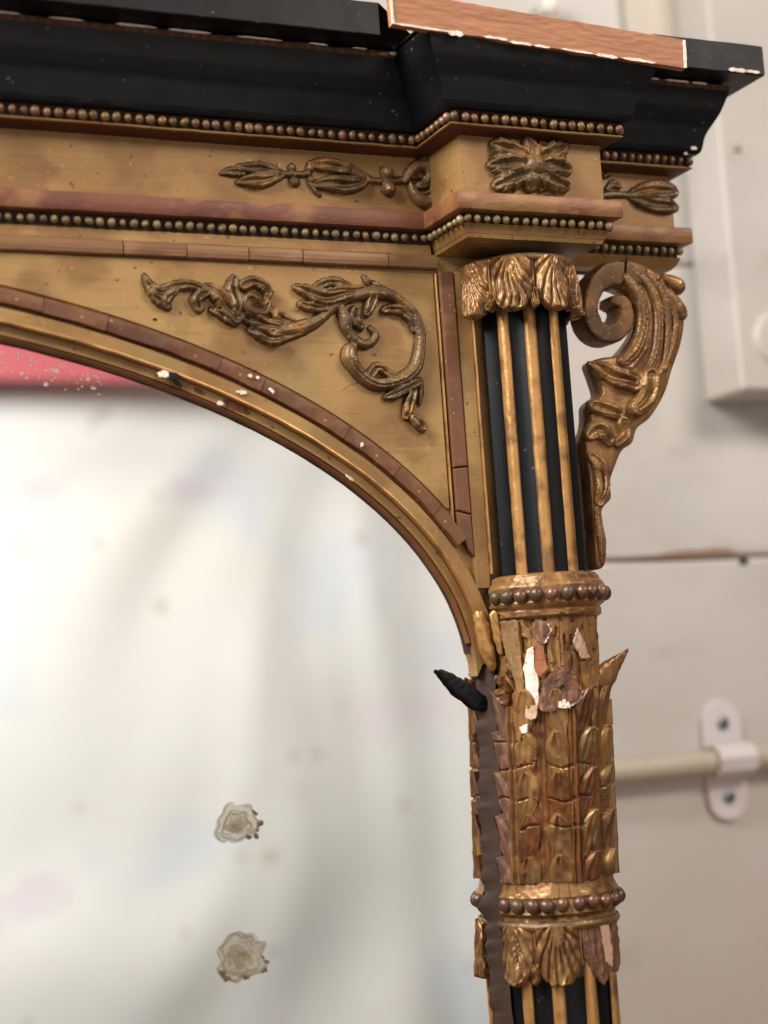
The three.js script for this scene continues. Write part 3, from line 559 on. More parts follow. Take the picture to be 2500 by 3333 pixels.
const ROSETTE = [
  [[37.7,621.3,4.04],[39.2,621.1,3.91]],
  [[34.0,621.1,2.69],[26.6,621.3,3.69],[17.8,621.0,4.01],[9.0,620.4,1.2]],
  [[33.5,624.4,2.42],[25.7,627.9,3.49],[17.1,629.9,3.21],[11.0,631.5,0.93]],
  [[32.9,617.0,2.42],[24.5,613.8,3.48],[17.0,611.3,3.06],[10.6,609.0,1.06]],
  [[37.3,625.3,2.7],[37.0,630.0,3.38],[35.1,633.9,1.76]],
  [[36.5,616.6,2.69],[35.5,613.2,3.49],[33.7,609.7,1.61]],
  [[42.4,624.3,2.7],[49.5,628.2,3.53],[57.4,631.4,3.0],[62.9,633.9,0.96]],
  [[42.9,621.0,2.7],[50.4,621.2,3.79],[58.0,621.3,3.4],[63.2,620.7,1.09]],
  [[41.8,616.9,2.56],[48.3,614.0,3.38],[55.7,612.4,2.98],[60.8,610.7,0.95]],
  [[43.4,627.1,2.03],[46.1,631.3,2.44],[44.8,633.9,1.22]],
  [[40.9,615.5,2.02],[42.9,612.3,2.7],[41.9,609.5,1.21]],
];
const FRIEZELEAF = [
  [[102.1,621.7,1.44],[108.5,622.5,1.77],[114.9,622.8,1.61],[120.4,622.8,1.29]],
  [[105.2,625.5,1.28],[109.1,628.5,2.09],[113.5,627.6,1.45]],
  [[104.0,632.6,1.12],[106.9,634.4,1.61]],
  [[118.5,622.7,1.13],[126.1,624.7,4.05],[135.5,626.5,5.04],[144.8,626.6,4.9],[149.3,626.1,2.94]],
  [[118.5,622.4,1.13],[125.7,620.3,3.72],[134.7,618.8,4.86],[144.0,618.1,4.56],[148.8,617.5,2.77]],
];
const SPA = [
  [[-165.1,564.8,1.01],[-163.9,561.3,1.79],[-161.5,558.3,2.57],[-158.5,556.7,2.8],[-154.5,557.7,2.58],[-150.4,559.8,2.36],[-144.0,561.1,2.03],[-138.3,560.2,1.81],[-133.5,558.1,1.7]],
  [[-163.2,558.2,1.79],[-160.3,554.7,2.34],[-157.1,551.5,2.01],[-153.8,549.2,1.12]],
  [[-150.2,558.1,1.91],[-153.8,555.2,2.13],[-155.1,551.8,1.79],[-154.1,549.6,1.23]],
  [[-133.6,557.3,1.58],[-136.8,556.3,2.37],[-139.6,553.4,2.59],[-138.6,549.8,2.25]],
  [[-133.7,560.7,1.59],[-130.3,558.2,2.95],[-125.9,554.1,3.86],[-122.7,549.2,3.75],[-119.5,544.7,2.61]],
  [[-131.8,548.9,1.24],[-126.4,546.2,2.04],[-120.4,543.0,1.93]],
  [[-119.1,564.9,2.06],[-120.6,560.0,2.96],[-118.9,553.2,3.53],[-119.1,546.4,2.61]],
  [[-115.2,561.3,2.63],[-108.8,563.9,2.41],[-103.9,561.7,2.53],[-101.5,558.4,2.07],[-102.5,555.5,1.26]],
  [[-112.5,552.9,4.57],[-110.2,550.7,4.91],[-105.0,549.7,3.21],[-102.1,552.6,1.95]],
  [[-114.7,545.4,2.62],[-108.9,543.6,3.19],[-101.9,541.8,2.97],[-93.0,540.3,2.64],[-82.7,540.8,2.42]],
  [[-113.0,539.5,1.02],[-106.9,537.7,3.08],[-100.5,535.2,3.2],[-93.2,536.8,2.41],[-83.4,539.7,1.73]],
  [[-99.9,550.1,1.38],[-96.8,546.5,2.64],[-92.1,544.6,2.3],[-85.6,541.9,1.27]],
];
const SPB = [
  [[-98.2,539.4,2.73],[-88.8,540.2,3.06],[-79.1,543.1,2.76],[-72.7,547.0,2.24],[-64.9,553.1,2.25],[-56.7,557.6,2.26],[-47.9,560.1,3.03]],
  [[-86.5,561.9,1.49],[-80.2,560.0,2.98],[-72.6,557.1,3.84],[-64.6,558.4,3.97],[-56.5,560.1,3.01],[-49.4,562.2,1.95]],
  [[-75.0,562.4,1.82],[-68.6,565.0,2.25],[-63.0,565.4,2.26],[-56.3,563.3,1.72]],
  [[-83.8,553.0,1.91],[-78.0,551.9,2.23],[-71.2,551.8,2.03],[-64.3,554.2,1.71]],
  [[-47.7,569.3,0.65],[-45.4,566.1,1.73],[-40.7,563.6,1.85],[-35.6,561.1,1.96]],
  [[-47.9,560.1,2.92],[-40.3,560.4,2.93],[-33.4,559.5,2.61],[-26.7,555.9,2.4],[-21.2,550.6,2.4],[-18.3,543.1,2.51],[-18.1,535.5,2.5],[-19.3,529.0,2.61],[-21.9,521.9,2.92],[-27.9,516.4,3.13],[-35.7,513.3,3.01],[-43.8,512.4,2.99],[-50.6,515.0,3.09],[-55.6,519.7,3.3],[-58.7,525.0,3.73],[-58.7,529.2,3.31],[-56.5,531.7,2.14]],
  [[-38.1,551.5,1.63],[-33.4,552.2,2.28],[-28.2,551.5,2.29],[-23.2,547.1,1.85],[-21.3,541.4,1.42]],
  [[-48.4,517.2,2.46],[-44.4,521.0,2.25],[-40.4,519.9,2.04],[-34.3,515.7,2.15]],
  [[-61.9,551.6,2.36],[-60.0,546.3,3.11],[-59.0,540.4,2.57],[-55.4,535.7,2.14],[-49.8,533.2,2.04],[-45.0,535.4,1.83],[-43.3,539.2,1.51],[-46.0,541.8,1.08]],
  [[-54.6,550.2,2.79],[-54.4,545.4,2.79],[-52.0,542.5,1.93]],
  [[-44.1,557.0,2.92],[-46.1,552.6,2.48],[-47.8,549.3,1.4]],
  [[-19.5,514.6,1.41],[-23.5,512.7,2.27],[-30.1,509.9,2.47],[-36.1,507.1,2.25],[-40.3,505.8,1.18]],
  [[-23.9,510.5,2.16],[-26.5,504.0,2.69],[-28.1,498.6,2.47],[-29.4,495.7,1.61]],
  [[-19.7,512.2,1.19],[-20.1,507.3,1.3],[-20.9,502.4,0.86]],
  [[-25.4,494.6,2.15],[-21.6,491.4,2.69],[-20.3,489.5,1.93]],
];
const BRACKET_OUTLINE = [
  [[88.7,578.1],[103.6,580.9],[114.2,578.3],[121.8,575.2],[129.4,570.2],[135.2,558.3],[138.1,548.9],[134.7,535.0],[127.4,520.2],[121.0,506.4],[110.9,493.6],[101.6,487.3],[97.7,479.3],[91.0,475.2],[85.4,466.0],[81.7,457.8],[81.6,449.5],[75.6,443.4],[74.1,432.3],[76.0,420.0],[73.2,412.7],[68.1,413.7],[68.0,430.0],[68.0,446.4],[67.9,462.9],[67.3,479.4],[71.2,487.7],[72.7,493.5],[73.8,501.0],[80.5,505.6],[81.2,508.6],[79.2,516.1],[77.4,523.6],[83.8,526.1],[94.6,528.1],[104.3,536.8],[109.8,545.5],[109.4,554.1],[103.8,562.4],[97.2,565.2],[90.6,567.1],[85.2,572.0]],
];
const VOLUTE = [
  [[109.7,573.0,6.47],[101.8,572.9,7.22],[92.0,571.8,7.02],[83.2,566.0,5.62],[78.3,556.5,4.66],[77.7,548.0,4.9],[81.4,541.4,5.24],[88.9,539.0,5.25],[96.6,542.8,5.3],[100.2,550.4,4.6],[98.6,556.4,3.8],[94.0,557.6,3.0]],
];
const BRACKET_RIDGES = [
  [[99.4,569.3,3.41],[106.5,561.4,3.75],[109.3,550.5,3.92],[107.3,539.4,3.9],[101.9,529.1,4.05],[95.0,522.7,3.36]],
  [[104.8,573.7,2.22],[114.7,565.1,2.91],[118.9,552.5,3.25],[118.2,540.5,3.24],[115.5,528.6,3.23],[110.3,520.0,3.04],[101.7,512.3,3.86]],
  [[114.4,572.0,1.89],[123.1,560.3,2.58],[125.0,547.5,2.4],[123.8,535.5,2.39],[120.1,521.9,2.12],[114.6,514.2,2.54]],
  [[121.9,567.5,2.24],[129.0,554.5,2.41],[130.0,544.2,2.06],[126.8,532.2,2.05],[120.5,519.3,2.04]],
  [[125.1,570.2,2.76],[133.2,566.5,4.32],[134.2,565.8,3.98]],
  [[127.2,561.3,3.1],[132.9,553.3,4.13],[135.1,550.0,3.1]],
  [[73.3,521.5,1.16],[80.1,517.8,4.5],[89.3,513.8,5.51],[98.7,511.4,5.53]],
  [[108.7,514.1,5.9],[106.7,504.0,6.21],[99.3,497.2,4.68]],
  [[73.0,497.9,3.8],[81.0,496.3,4.47],[88.4,493.8,3.82]],
  [[68.8,482.2,3.28],[75.2,485.1,5.11],[80.8,479.7,3.63]],
  [[90.3,488.8,4.32],[91.6,483.0,3.15],[85.9,478.1,2.81]],
  [[68.4,468.3,3.6],[75.5,469.0,3.78],[72.2,463.3,3.76]],
  [[69.4,453.5,4.07],[73.3,449.8,2.61],[66.8,446.2,2.44]],
  [[66.1,433.2,2.1],[67.3,421.1,2.74],[66.7,414.2,1.77]],
  [[92.1,523.1,2.52],[97.6,519.8,2.19],[103.9,525.0,2.19],[108.3,530.1,2.2]],
];
ornament('frieze_husk_ornament', ([relief(HUSK, { z0: 0.0002, high: 0.95, wide: 1.08, ruffle: 0.1, seed: 2 }), relief(HUSKSCROLL, { z0: 0.0002, high: 1.2, wide: 1.1, seed: 3, kinds: { 3: 'stem', 4: 'stem' } })]), M.bronze, frame);
ornament('frieze_leaf_ornament', [relief(FRIEZELEAF, { z0: 0.0002, high: 0.75, ruffle: 0.08, seed: 4 })], M.bronze, frame);
ornament('rosette', [relief([...ROSETTE.slice(1), ROSETTE[0]].map(s => s.map(p => [33.5 + (p[0] - 36) * 0.86, p[1], p[2]])), { z0: DB + 0.0002, high: 0.95, wide: 1.55, ruffle: 0.4, seed: 5, kinds: { 10: 'knob' } })], M.bronze, frame);
ornament('spandrel_scroll_ornament', ([relief(SPA, { z0: 0.0013, high: 1.25, wide: 1.16, ruffle: 0.24, seed: 6 }), relief(SPB, { z0: 0.0014, high: 1.25, wide: 1.12, ruffle: 0.2, seed: 7, kinds: { 5: 'stem', 8: 'stem' } })]), M.bronze, frame);

// ---------------- column
const COLX = 0.0424, COLZ = 0.0042;
const lean = y => COLX - Math.max(0, 0.40 - Math.max(y, 0.246)) * 0.042;
const cyl = (deg, r, y) => { const a = deg * Math.PI / 180; return [lean(y) + Math.sin(a) * r, y, COLZ + Math.cos(a) * r]; };
// grid wrapped round the column: rad(deg, y) gives the radius
function wrap(d0, d1, nd, y0, y1, ny, rad, uvr = 0.03) {
  const pos = [], uv = [], idx = [];
  for (let j = 0; j <= ny; j++) for (let i = 0; i <= nd; i++) { const d = lerp(d0, d1, i / nd), y = lerp(y0, y1, j / ny); pos.push(...cyl(d, rad(d, y), y)); uv.push(d * Math.PI / 180 * uvr, y); }
  const m = nd + 1; for (let j = 0; j < ny; j++) for (let i = 0; i < nd; i++) { const a = j * m + i; idx.push(a, a + 1, a + m, a + 1, a + m + 1, a + m); }
  return raw(pos, idx, uv);
}
const shaft = group('column', frame);
function fluted(y0, y1, r, first, step, n, seed) {
  const f = (d) => { let k = (d - first) / step; k -= Math.floor(k); return k; };     // 0 at a reed
  add('fluted_shaft', wrap(-180, 180, 360, y0, y1, 24, d => { const k = f(d); return r - 0.0002 - 0.0030 * Math.pow(Math.sin(k * Math.PI), 0.8); }), M.black, shaft);
  for (let i = 0; i < n; i++) {
    const c = first + step * i, hw = 0.0033;
    const rr = rng(seed + i); const ph = rr() * 50;
    const pos = [], uv = [], idx = [], ns = 12, ny = 60;
    for (let j = 0; j <= ny; j++) for (let q = 0; q <= ns; q++) { const y = lerp(y0, y1, j / ny), a = Math.PI * q / ns, w = (vn(y * 120, ph, seed) - 0.5) * 0.00025; const dd = c + (-Math.cos(a) * (hw + w)) / r * 180 / Math.PI; pos.push(...cyl(dd, r - 0.0006 + Math.sin(a) * (0.0021 + w), y)); uv.push(q * 0.0012 + i * 0.05, y); }
    for (let j = 0; j < ny; j++) for (let q = 0; q < ns; q++) { const a = j * (ns + 1) + q; idx.push(a, a + 1, a + ns + 1, a + 1, a + ns + 2, a + ns + 1); }
    add('gold_reed', raw(pos, idx, uv), M.reed, shaft);
  }
}
fluted(0.409, 0.578, 0.0243, -54, 34.5, 3, 60);
fluted(0.06, 0.225, 0.0290, -67, 33.8, 4, 80);
// palmette leaf of the capitals, hanging down: u across, v from 0 (top) to 1 (tip)
function palmette(center, half, yTop, yBot, r, seed) {
  const nu = 44, nv = 40, pos = [], uv = [], idx = [];
  for (let j = 0; j <= nv; j++) for (let i = 0; i <= nu; i++) {
    const v = j / nv, u = (i / nu) * 2 - 1;
    const w = v < 0.5 ? 1 : Math.sqrt(Math.max(0, 1 - Math.pow((v - 0.5) / 0.5, 2.2)));
    const ang = Math.atan2(u * w, v + 0.12), rad = Math.hypot(u * w, v);
    const q = (ang + (vn(v * 3, seed, 5) - 0.5) * 0.3) * (3.0 + (seed % 3) * 0.35) + 0.2 * Math.sin(v * 5 + seed), groove = Math.exp(-Math.pow((q - Math.round(q - 0.5) - 0.5) / 0.13, 2));
    let h = 0.0046 * Math.sqrt(Math.max(0, 1 - Math.pow(Math.abs(u), 2.6))) - 0.0022 * groove * sstep(0.12, 0.4, rad) + 0.0034 * Math.pow(v, 2) * (1 - Math.abs(u) * 0.5);
    const edge = Math.min(1 - Math.abs(u), (1 - v) * 1.4); h *= sstep(-0.02, 0.1, edge) * 0.75 + 0.25; if (edge < 0.12) h += 0.0010 * (1 - Math.abs(edge - 0.06) / 0.06);
    h += (vn(u * 7 + seed, v * 7, seed) - 0.5) * 0.0014 + (vn(u * 2.5 + seed, v * 2.5, seed + 1) - 0.5) * 0.0022;
    const d = center + u * w * half, y = lerp(yTop, yBot, v) + (vn(u * 4, 3, seed) - 0.5) * 0.0012 * v;
    pos.push(...cyl(yTop < 0.4 ? Math.max(d, -86) : d, r + h, y)); uv.push(d * Math.PI / 180 * 0.03 + seed * 0.02, y + seed * 0.013);
  }
  const m = nu + 1; for (let j = 0; j < nv; j++) for (let i = 0; i < nu; i++) { const a = j * m + i; idx.push(a, a + m, a + 1, a + 1, a + m, a + m + 1); }
  return raw(pos, idx, uv);
}
function capital(name, centers, half, yT, yB, r, seed, missing) {
  const c = group(name, frame);
  add('capital_bell', wrap(-180, 180, 72, yB + 0.004, yT, 8, (d, y) => r - 0.0008 + 0.002 * sstep(yB, yT, y)), M.bed, c);
  add('capital_rim', wrap(-180, 180, 90, yT - 0.0035, yT + 0.0005, 6, (d, y) => r + 0.0022 + 0.0012 * Math.sin((y - yT + 0.0035) / 0.004 * Math.PI) + (vn(d / 7, y * 200, seed) - 0.5) * 0.0007), M.bronze, c);
  centers.forEach((q, i) => {
    if (missing === i) return;
    add('palmette_leaf', palmette(q, half, yT - 0.001, yB, r, seed + i), M.leaf, c);
    // bud in the gap between two leaves
    const g = palmette(q + half * 1.02, half * 0.22, yB + 0.012, yB + 0.0015, r - 0.0003, seed + 20 + i);
    if (missing !== i + 1) add('bud', g, M.leaf, c);
    add('dart', wrap(q + half * 1.02 - 1.2, q + half * 1.02 + 1.2, 4, yB + 0.01, yT - 0.003, 10, d => r + 0.0022 - 0.0006 * Math.abs(d - q - half * 1.02)), M.leaf, c);
  });
  return c;
}
capital('capital', [-80, -34, 12, 58, 104], 21.8, 0.5755, 0.5455, 0.0276, 200, -1).position.set(-0.0038, 0, 0.0042);
capital('capital', [-73.5, -30, 13.5], 21.2, 0.2345, 0.2035, 0.0292, 230, 2);
// the right-hand leaf of the lower capital is broken off
// ring mouldings with large beads
function ringMoulding(name, prof, beadR, beadY, ringR, n, off, seed) {
  const g = group(name, frame);
  const rad = (d, y) => { let k = 0; while (k < prof.length - 2 && y > prof[k + 1][1]) k++; const t = clamp((y - prof[k][1]) / Math.max(1e-6, prof[k + 1][1] - prof[k][1])); return lerp(prof[k][0], prof[k + 1][0], t) + (vn(d / 5, y * 300, seed) - 0.5) * 0.0007; };
  const y0 = prof[0][1], y1 = prof[prof.length - 1][1];
  const ys = prof.map(p => p[1]); const pos = [], uv = [], idx = []; const nd = 200;
  const rows = []; for (let k = 0; k + 1 < prof.length; k++) { const n2 = Math.max(1, Math.ceil(Math.hypot(prof[k + 1][0] - prof[k][0], prof[k + 1][1] - prof[k][1]) / 0.001)); for (let q = 0; q < n2; q++) rows.push([lerp(prof[k][0], prof[k + 1][0], q / n2), lerp(prof[k][1], prof[k + 1][1], q / n2)]); } rows.push(prof[prof.length - 1]);
  let dd = 0; rows.forEach(([r, y], j) => { if (j) dd += Math.hypot(r - rows[j - 1][0], y - rows[j - 1][1]); for (let i = 0; i <= nd; i++) { const d = -90 + 270 * i / nd; const w = (vn(d / 6, dd * 500, seed) - 0.5) * 0.0008; const q = cyl(d, r + w, y + w * 0.5); pos.push(...q); uv.push(d * Math.PI / 180 * 0.033, dd + seed * 0.01); } });
  const m = nd + 1; for (let j = 0; j + 1 < rows.length; j++) for (let i = 0; i < nd; i++) { const a = j * m + i; idx.push(a, a + 1, a + m, a + 1, a + m + 1, a + m); }
  add('ring', creased(raw(pos, idx, uv), 0.7), M.leaf, g);
  const sg = new THREE.SphereGeometry(1, 18, 12), rr = rng(seed);
  for (let i = 0; i < n; i++) { const d = off + 360 / n * i; if (((d + 540) % 360) - 180 > 120 || ((d + 540) % 360) - 180 < -82) continue; const q = cyl(d + (rr() - 0.5) * 2, ringR, beadY + (rr() - 0.5) * 0.0006); const o = add('bead', sg, ringBeadMats[Math.floor(rr() * 4)], g); o.position.set(...q); const k = beadR * (0.92 + rr() * 0.16); o.scale.set(k, k * 1.05, k * 0.95); o.rotation.set(rr() * 6, rr() * 6, rr() * 6); }
}
ringMoulding('ring_moulding', [[0.024, 0.3865], [0.0290, 0.3875], [0.0302, 0.3885], [0.0303, 0.3910], [0.0294, 0.3918], [0.0300, 0.3928], [0.0318, 0.3940], [0.0322, 0.3952], [0.0316, 0.3962], [0.0318, 0.4015], [0.0326, 0.4035], [0.0318, 0.4050], [0.0300, 0.4068], [0.0298, 0.4085], [0.0285, 0.4098], [0.0270, 0.4104], [0.023, 0.4108]], 0.0039, 0.3992, 0.0322, 25, -6, 301);
ringMoulding('ring_moulding', [[0.024, 0.2335], [0.0296, 0.2340], [0.0306, 0.2350], [0.0304, 0.2372], [0.0312, 0.2380], [0.0326, 0.2392], [0.0322, 0.2405], [0.0318, 0.2462], [0.0328, 0.2475], [0.0314, 0.2498], [0.0303, 0.2525], [0.0300, 0.2548], [0.0306, 0.2556], [0.024, 0.2562]], 0.0037, 0.2436, 0.0324, 25, -7.5, 311);
// acanthus sheath between the rings
const acY0 = 0.2545, acY1 = 0.345;
{
  const crack = (d, y, seg) => { let w = 0; for (const [yc, d0, d1] of seg) if (d > d0 && d < d1) { const yy = yc + (vn(d / 16, yc * 90, 7) - 0.5) * 0.006; w = Math.max(w, Math.exp(-Math.pow((y - yy) / 0.00034, 2))); } return w; };
  const segs = [[0.3255, -150, -58], [0.311, -150, -46], [0.3125, -46, 16], [0.297, -150, -52], [0.2955, -36, 10], [0.2825, -60, 2], [0.328, 14, 90], [0.301, 22, 90]];
  const R0c = 0.0286;
  add('sheath_ground', wrap(-90, 130, 160, acY0, acY1, 60, (d, y) => R0c + 0.0006 * Math.cos(d * 1.1) + (vn(d / 3, y * 300, 17) - 0.5) * 0.0010), M.leafBrown, shaft);
  const leafMats = [M.leaf, M.leafBrown, M.leaf, M.leafBright];
  const grid = (nu, nv, f) => { const pos = [], uv = [], idx = []; for (let j = 0; j <= nv; j++) for (let i = 0; i <= nu; i++) { const [d, r, y] = f(i / nu * 2 - 1, j / nv); pos.push(...cyl(d, r - 0.0020 * crack(d, y, segs), y)); uv.push(d * Math.PI / 180 * 0.03, y); } const m = nu + 1; for (let j = 0; j < nv; j++) for (let i = 0; i < nu; i++) { const a = j * m + i; idx.push(a, a + 1, a + m, a + 1, a + m + 1, a + m); } return raw(pos, idx, uv); };
  [-68.5, -5.5, 57.5].forEach((th, li) => {
    const rr = rng(700 + li);
    // midrib with two thin side ribs
    add('leaf_midrib', grid(26, 90, (u, v) => { const y = lerp(acY0, li === 1 ? 0.3405 : 0.3435, v), w = lerp(6.8, 4.8, v), d = th + u * w, e = Math.pow(Math.max(0, 1 - Math.pow(Math.abs(u), 8)), 0.5); return [d + (vn(y * 60, li, 3) - 0.5) * 1.4, R0c - 0.0006 + e * (0.0026 + 0.0030 * Math.exp(-Math.pow(u / 0.17, 2)) + 0.0010 * Math.exp(-Math.pow((Math.abs(u) - 0.62) / 0.14, 2)) + (vn(d, y * 180, 21) - 0.5) * 0.0010), y]; }), leafMats[li % 4], shaft);
    for (let k = 0; k < 5; k++) for (const sd of [-1, 1]) {
      const tip = acY0 + 0.0145 + 0.0207 * k + (rr() - 0.5) * 0.0016, hgt = 0.0268; if (tip > acY1 + 0.009) continue;
      const dev = (rr() - 0.5) * 2, sd2 = 90 + rr() * 900, wk = 0.95 + rr() * 0.14;
      add('leaf_lobe', grid(18, 56, (u, q) => {
        const y = Math.max(acY0 + 0.0002, tip - hgt * (1 - q)) + (Math.abs(u) > 0.5 ? (vn(q * 6, u * 3, sd2) - 0.5) * 0.0008 : 0), c = lerp(9, 18.2, Math.pow(q, 0.75)) + dev * 0.7, w = (7.8 + 5.3 * Math.sin(Math.PI * Math.pow(q, 1.3))) * Math.pow(Math.max(0.0004, 1 - Math.pow(q, 6)), 0.62) * wk * 1.06;
        const e = Math.pow(Math.max(0, 1 - Math.pow(Math.abs(u), 6)), 0.5) * (q > 0.97 ? 0.4 : 1), h = 0.0006 + 0.0056 * Math.pow(q, 1.25) * (0.86 + 0.14 * Math.cos(u * 2.4)) - 0.0009 * Math.exp(-Math.pow((u + 0.1) / 0.16, 2)) * q + 0.00035 * Math.cos(u * 13) + (vn(u * 4, q * 6, sd2) - 0.5) * 0.0009;
        return [Math.max(-88, th + sd * (c + u * sd * w)), R0c - 0.001 + e * (h + 0.001), y];
      }), li === 0 && sd < 0 ? M.leafWornDim : leafMats[Math.floor(rr() * 4)], shaft);
    }
  });
  // stripped part above, with vertical strips and missing pieces
  const rad2 = (d, y) => { const k = vn(d / 9, 3 + y * 14, 27), st = Math.abs(((d + 180) % 15.2) / 15.2 - 0.5) * 2; return 0.0277 - 0.0013 * sstep(0.8, 1, st) + 0.0012 * (k - 0.5) + (vn(d / 2.5, y * 300, 28) - 0.5) * 0.0009 - 0.0022 * sstep(0.66, 0.74, vn(d / 4.2, y * 210, 29)); };
  add('stripped_shaft', creased(wrap(-98, 130, 260, 0.338, 0.3885, 110, rad2), 1.0), mat({ map: T.goldLeaf, color: 0xf0e4d0, metalness: 0.2, roughness: 0.55, bumpMap: T.bumpPit, bumpScale: 0.0008 }), shaft);
}
{ // added flank at the glass; dark colour and ragged edge imitate a shaded reflection
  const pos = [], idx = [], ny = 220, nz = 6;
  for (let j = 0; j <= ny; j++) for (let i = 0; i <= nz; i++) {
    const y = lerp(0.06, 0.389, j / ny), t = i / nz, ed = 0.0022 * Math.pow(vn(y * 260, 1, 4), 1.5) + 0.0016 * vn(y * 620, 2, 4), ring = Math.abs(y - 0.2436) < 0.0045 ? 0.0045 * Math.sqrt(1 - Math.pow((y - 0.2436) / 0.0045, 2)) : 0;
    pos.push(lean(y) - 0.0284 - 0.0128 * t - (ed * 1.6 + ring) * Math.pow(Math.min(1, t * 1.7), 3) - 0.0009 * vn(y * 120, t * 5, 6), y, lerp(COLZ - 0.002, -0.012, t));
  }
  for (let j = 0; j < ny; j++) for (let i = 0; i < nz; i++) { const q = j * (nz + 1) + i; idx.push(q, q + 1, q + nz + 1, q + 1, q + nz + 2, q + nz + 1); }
  add('dark_reflection_flank', boxUV(raw(pos, idx)), M.bed, shaft);
}
// patches where gilding, gesso or wood has come away: [degrees round the column, height in mm]
function patch(name, pts, r, thick, m, jag = 0.35, seed = 1) {
  const rr = rng(seed), out = []; const n = pts.length;
  for (let i = 0; i < n; i++) { const a = pts[i], b = pts[(i + 1) % n]; for (let q = 0; q < 5; q++) { const t = q / 5; out.push([lerp(a[0], b[0], t) + (rr() - 0.5) * jag * 4, lerp(a[1], b[1], t) + (rr() - 0.5) * jag * 2]); } }
  const K = 0.0295 * Math.PI / 180 * 1000; const tris = THREE.ShapeUtils.triangulateShape(out.map(p => new THREE.Vector2(p[0] * K, p[1])), []);
  const pos = [], uv = [], idx = []; const cx = out.reduce((s, p) => s + p[0], 0) / out.length, cy = out.reduce((s, p) => s + p[1], 0) / out.length;
  const rf = (p) => r + (vn(p[0] / 3, p[1] / 2, seed) - 0.5) * 0.0006 + (vn(p[0] / 1.1, p[1] / 1.4, seed + 2) - 0.5) * 0.0006;
  // subdivide triangles once so that the patch follows the curve
  const V = out.map(p => p.slice()); let F = tris.map(t => t.slice());
  for (let it = 0; it < 3; it++) { const E = {}, nf = []; const mid = (a, b) => { const k = a < b ? a + '_' + b : b + '_' + a; if (E[k] === undefined) { E[k] = V.length; V.push([(V[a][0] + V[b][0]) / 2, (V[a][1] + V[b][1]) / 2]); } return E[k]; }; for (const [a, b, c] of F) { const x = mid(a, b), y = mid(b, c), z = mid(c, a); nf.push([a, x, z], [x, b, y], [z, y, c], [x, y, z]); } F = nf; }
  for (const p of V) { pos.push(...cyl(p[0], rf(p), p[1] / 1000)); uv.push(p[0] * K / 1000, p[1] / 1000); }
  for (const t of F) idx.push(...t);
  const base = V.length; out.forEach(p => { const q = cyl(cx + (p[0] - cx) * 1.02, r - thick, (cy + (p[1] - cy) * 1.02) / 1000); pos.push(...q); uv.push(p[0] * K / 1000, p[1] / 1000); });
  for (let i = 0; i < out.length; i++) { const j = (i + 1) % out.length; idx.push(i, base + i, j, j, base + i, base + j); }
  return add(name, creased(raw(pos, idx, uv), 0.6), m, shaft);
}
const grow = (pts, k) => { const cx = pts.reduce((s, p) => s + p[0], 0) / pts.length, cy = pts.reduce((s, p) => s + p[1], 0) / pts.length; return pts.map(p => [cx + (p[0] - cx) * k, cy + (p[1] - cy) * k]); };
const PT = {
  bole_top: [[-41.3, 384.8], [-35.6, 386.2], [-28.1, 385.4], [-24.0, 381.3], [-26.5, 377.5], [-33.3, 373.8], [-37.5, 376.2], [-41.7, 379.7]],
  tan: [[-38.8, 374.0], [-31.2, 372.6], [-29.7, 364.8], [-26.7, 361.9], [-34.6, 357.7], [-37.8, 357.8], [-40.9, 360.7], [-39.8, 367.9]],
  white: [[-47.0, 369.9], [-41.3, 370.8], [-40.9, 360.7], [-37.9, 356.7], [-39.0, 343.4], [-44.6, 342.5], [-48.4, 345.4], [-49.4, 354.3], [-50.6, 361.0]],
  pale: [[-48.6, 342.6], [-39.0, 342.9], [-40.6, 337.4], [-45.1, 336.4], [-49.6, 337.6]],
  vee: [[-55.3, 332.8], [-47.5, 334.3], [-49.2, 328.2], [-52.1, 327.7]],
  wound: [[-20.1, 361.7], [-7.8, 360.7], [-2.3, 355.5], [4.1, 349.2], [0.4, 344.3], [-4.6, 343.3], [-18.5, 341.1], [-33.8, 339.9], [-38.5, 342.8], [-35.3, 348.3], [-32.8, 352.6], [-28.1, 356.9]],
  white2: [[-19.4, 343.9], [-13.7, 345.3], [-9.3, 343.0], [-9.0, 340.7], [-19.6, 341.1]],
  hole: [[-18.7, 351.6], [-14.1, 353.4], [-13.7, 351.4], [-16.7, 349.9]],
  streak: [[0.7, 373.9], [6.6, 380.5], [11.8, 375.9], [15.9, 371.3], [20.1, 365.6], [10.6, 365.2], [5.5, 369.3]],
  g2: [[-77.5, 387.4], [-58.7, 387.2], [-55.1, 385.9], [-54.6, 376.9], [-53.2, 365.6], [-49.8, 348.8], [-49.6, 337.6], [-54.5, 335.0], [-60.3, 354.7], [-68.7, 366.1], [-75.2, 377.6]],
  g3: [[10.4, 363.5], [30.4, 363.7], [30.4, 351.8], [27.1, 328.3], [18.6, 328.7], [15.7, 343.8]],
  miss: [[-7, 232], [14, 233], [54, 233], [54, 210], [42, 206.5], [26, 208], [14, 202], [4, 207], [-6, 217]],
};
patch('exposed_gesso', grow(PT.bole_top, 1.05).map(p => [p[0] + 1.4, p[1] - 0.5]), 0.0290, 0.0016, M.gesso, 0.6, 1);
patch('exposed_bole', PT.bole_top, 0.0297, 0.0004, M.bole, 0.1, 2);
patch('exposed_gesso', grow(PT.white, 1.14), 0.0303, 0.002, M.gesso, 0.25, 3);
patch('exposed_wood', PT.tan, 0.0298, 0.0016, mat({ map: T.wood, color: 0xf4e4d4, roughness: 0.7 }), 0.2, 4);
patch('exposed_gesso', grow(PT.pale, 1.15), 0.0325, 0.002, mat({ map: T.gesso, color: 0xd8c4b0, roughness: 0.9 }), 0.3, 5);
patch('exposed_gesso', PT.vee, 0.0335, 0.002, M.gesso, 0.2, 6);
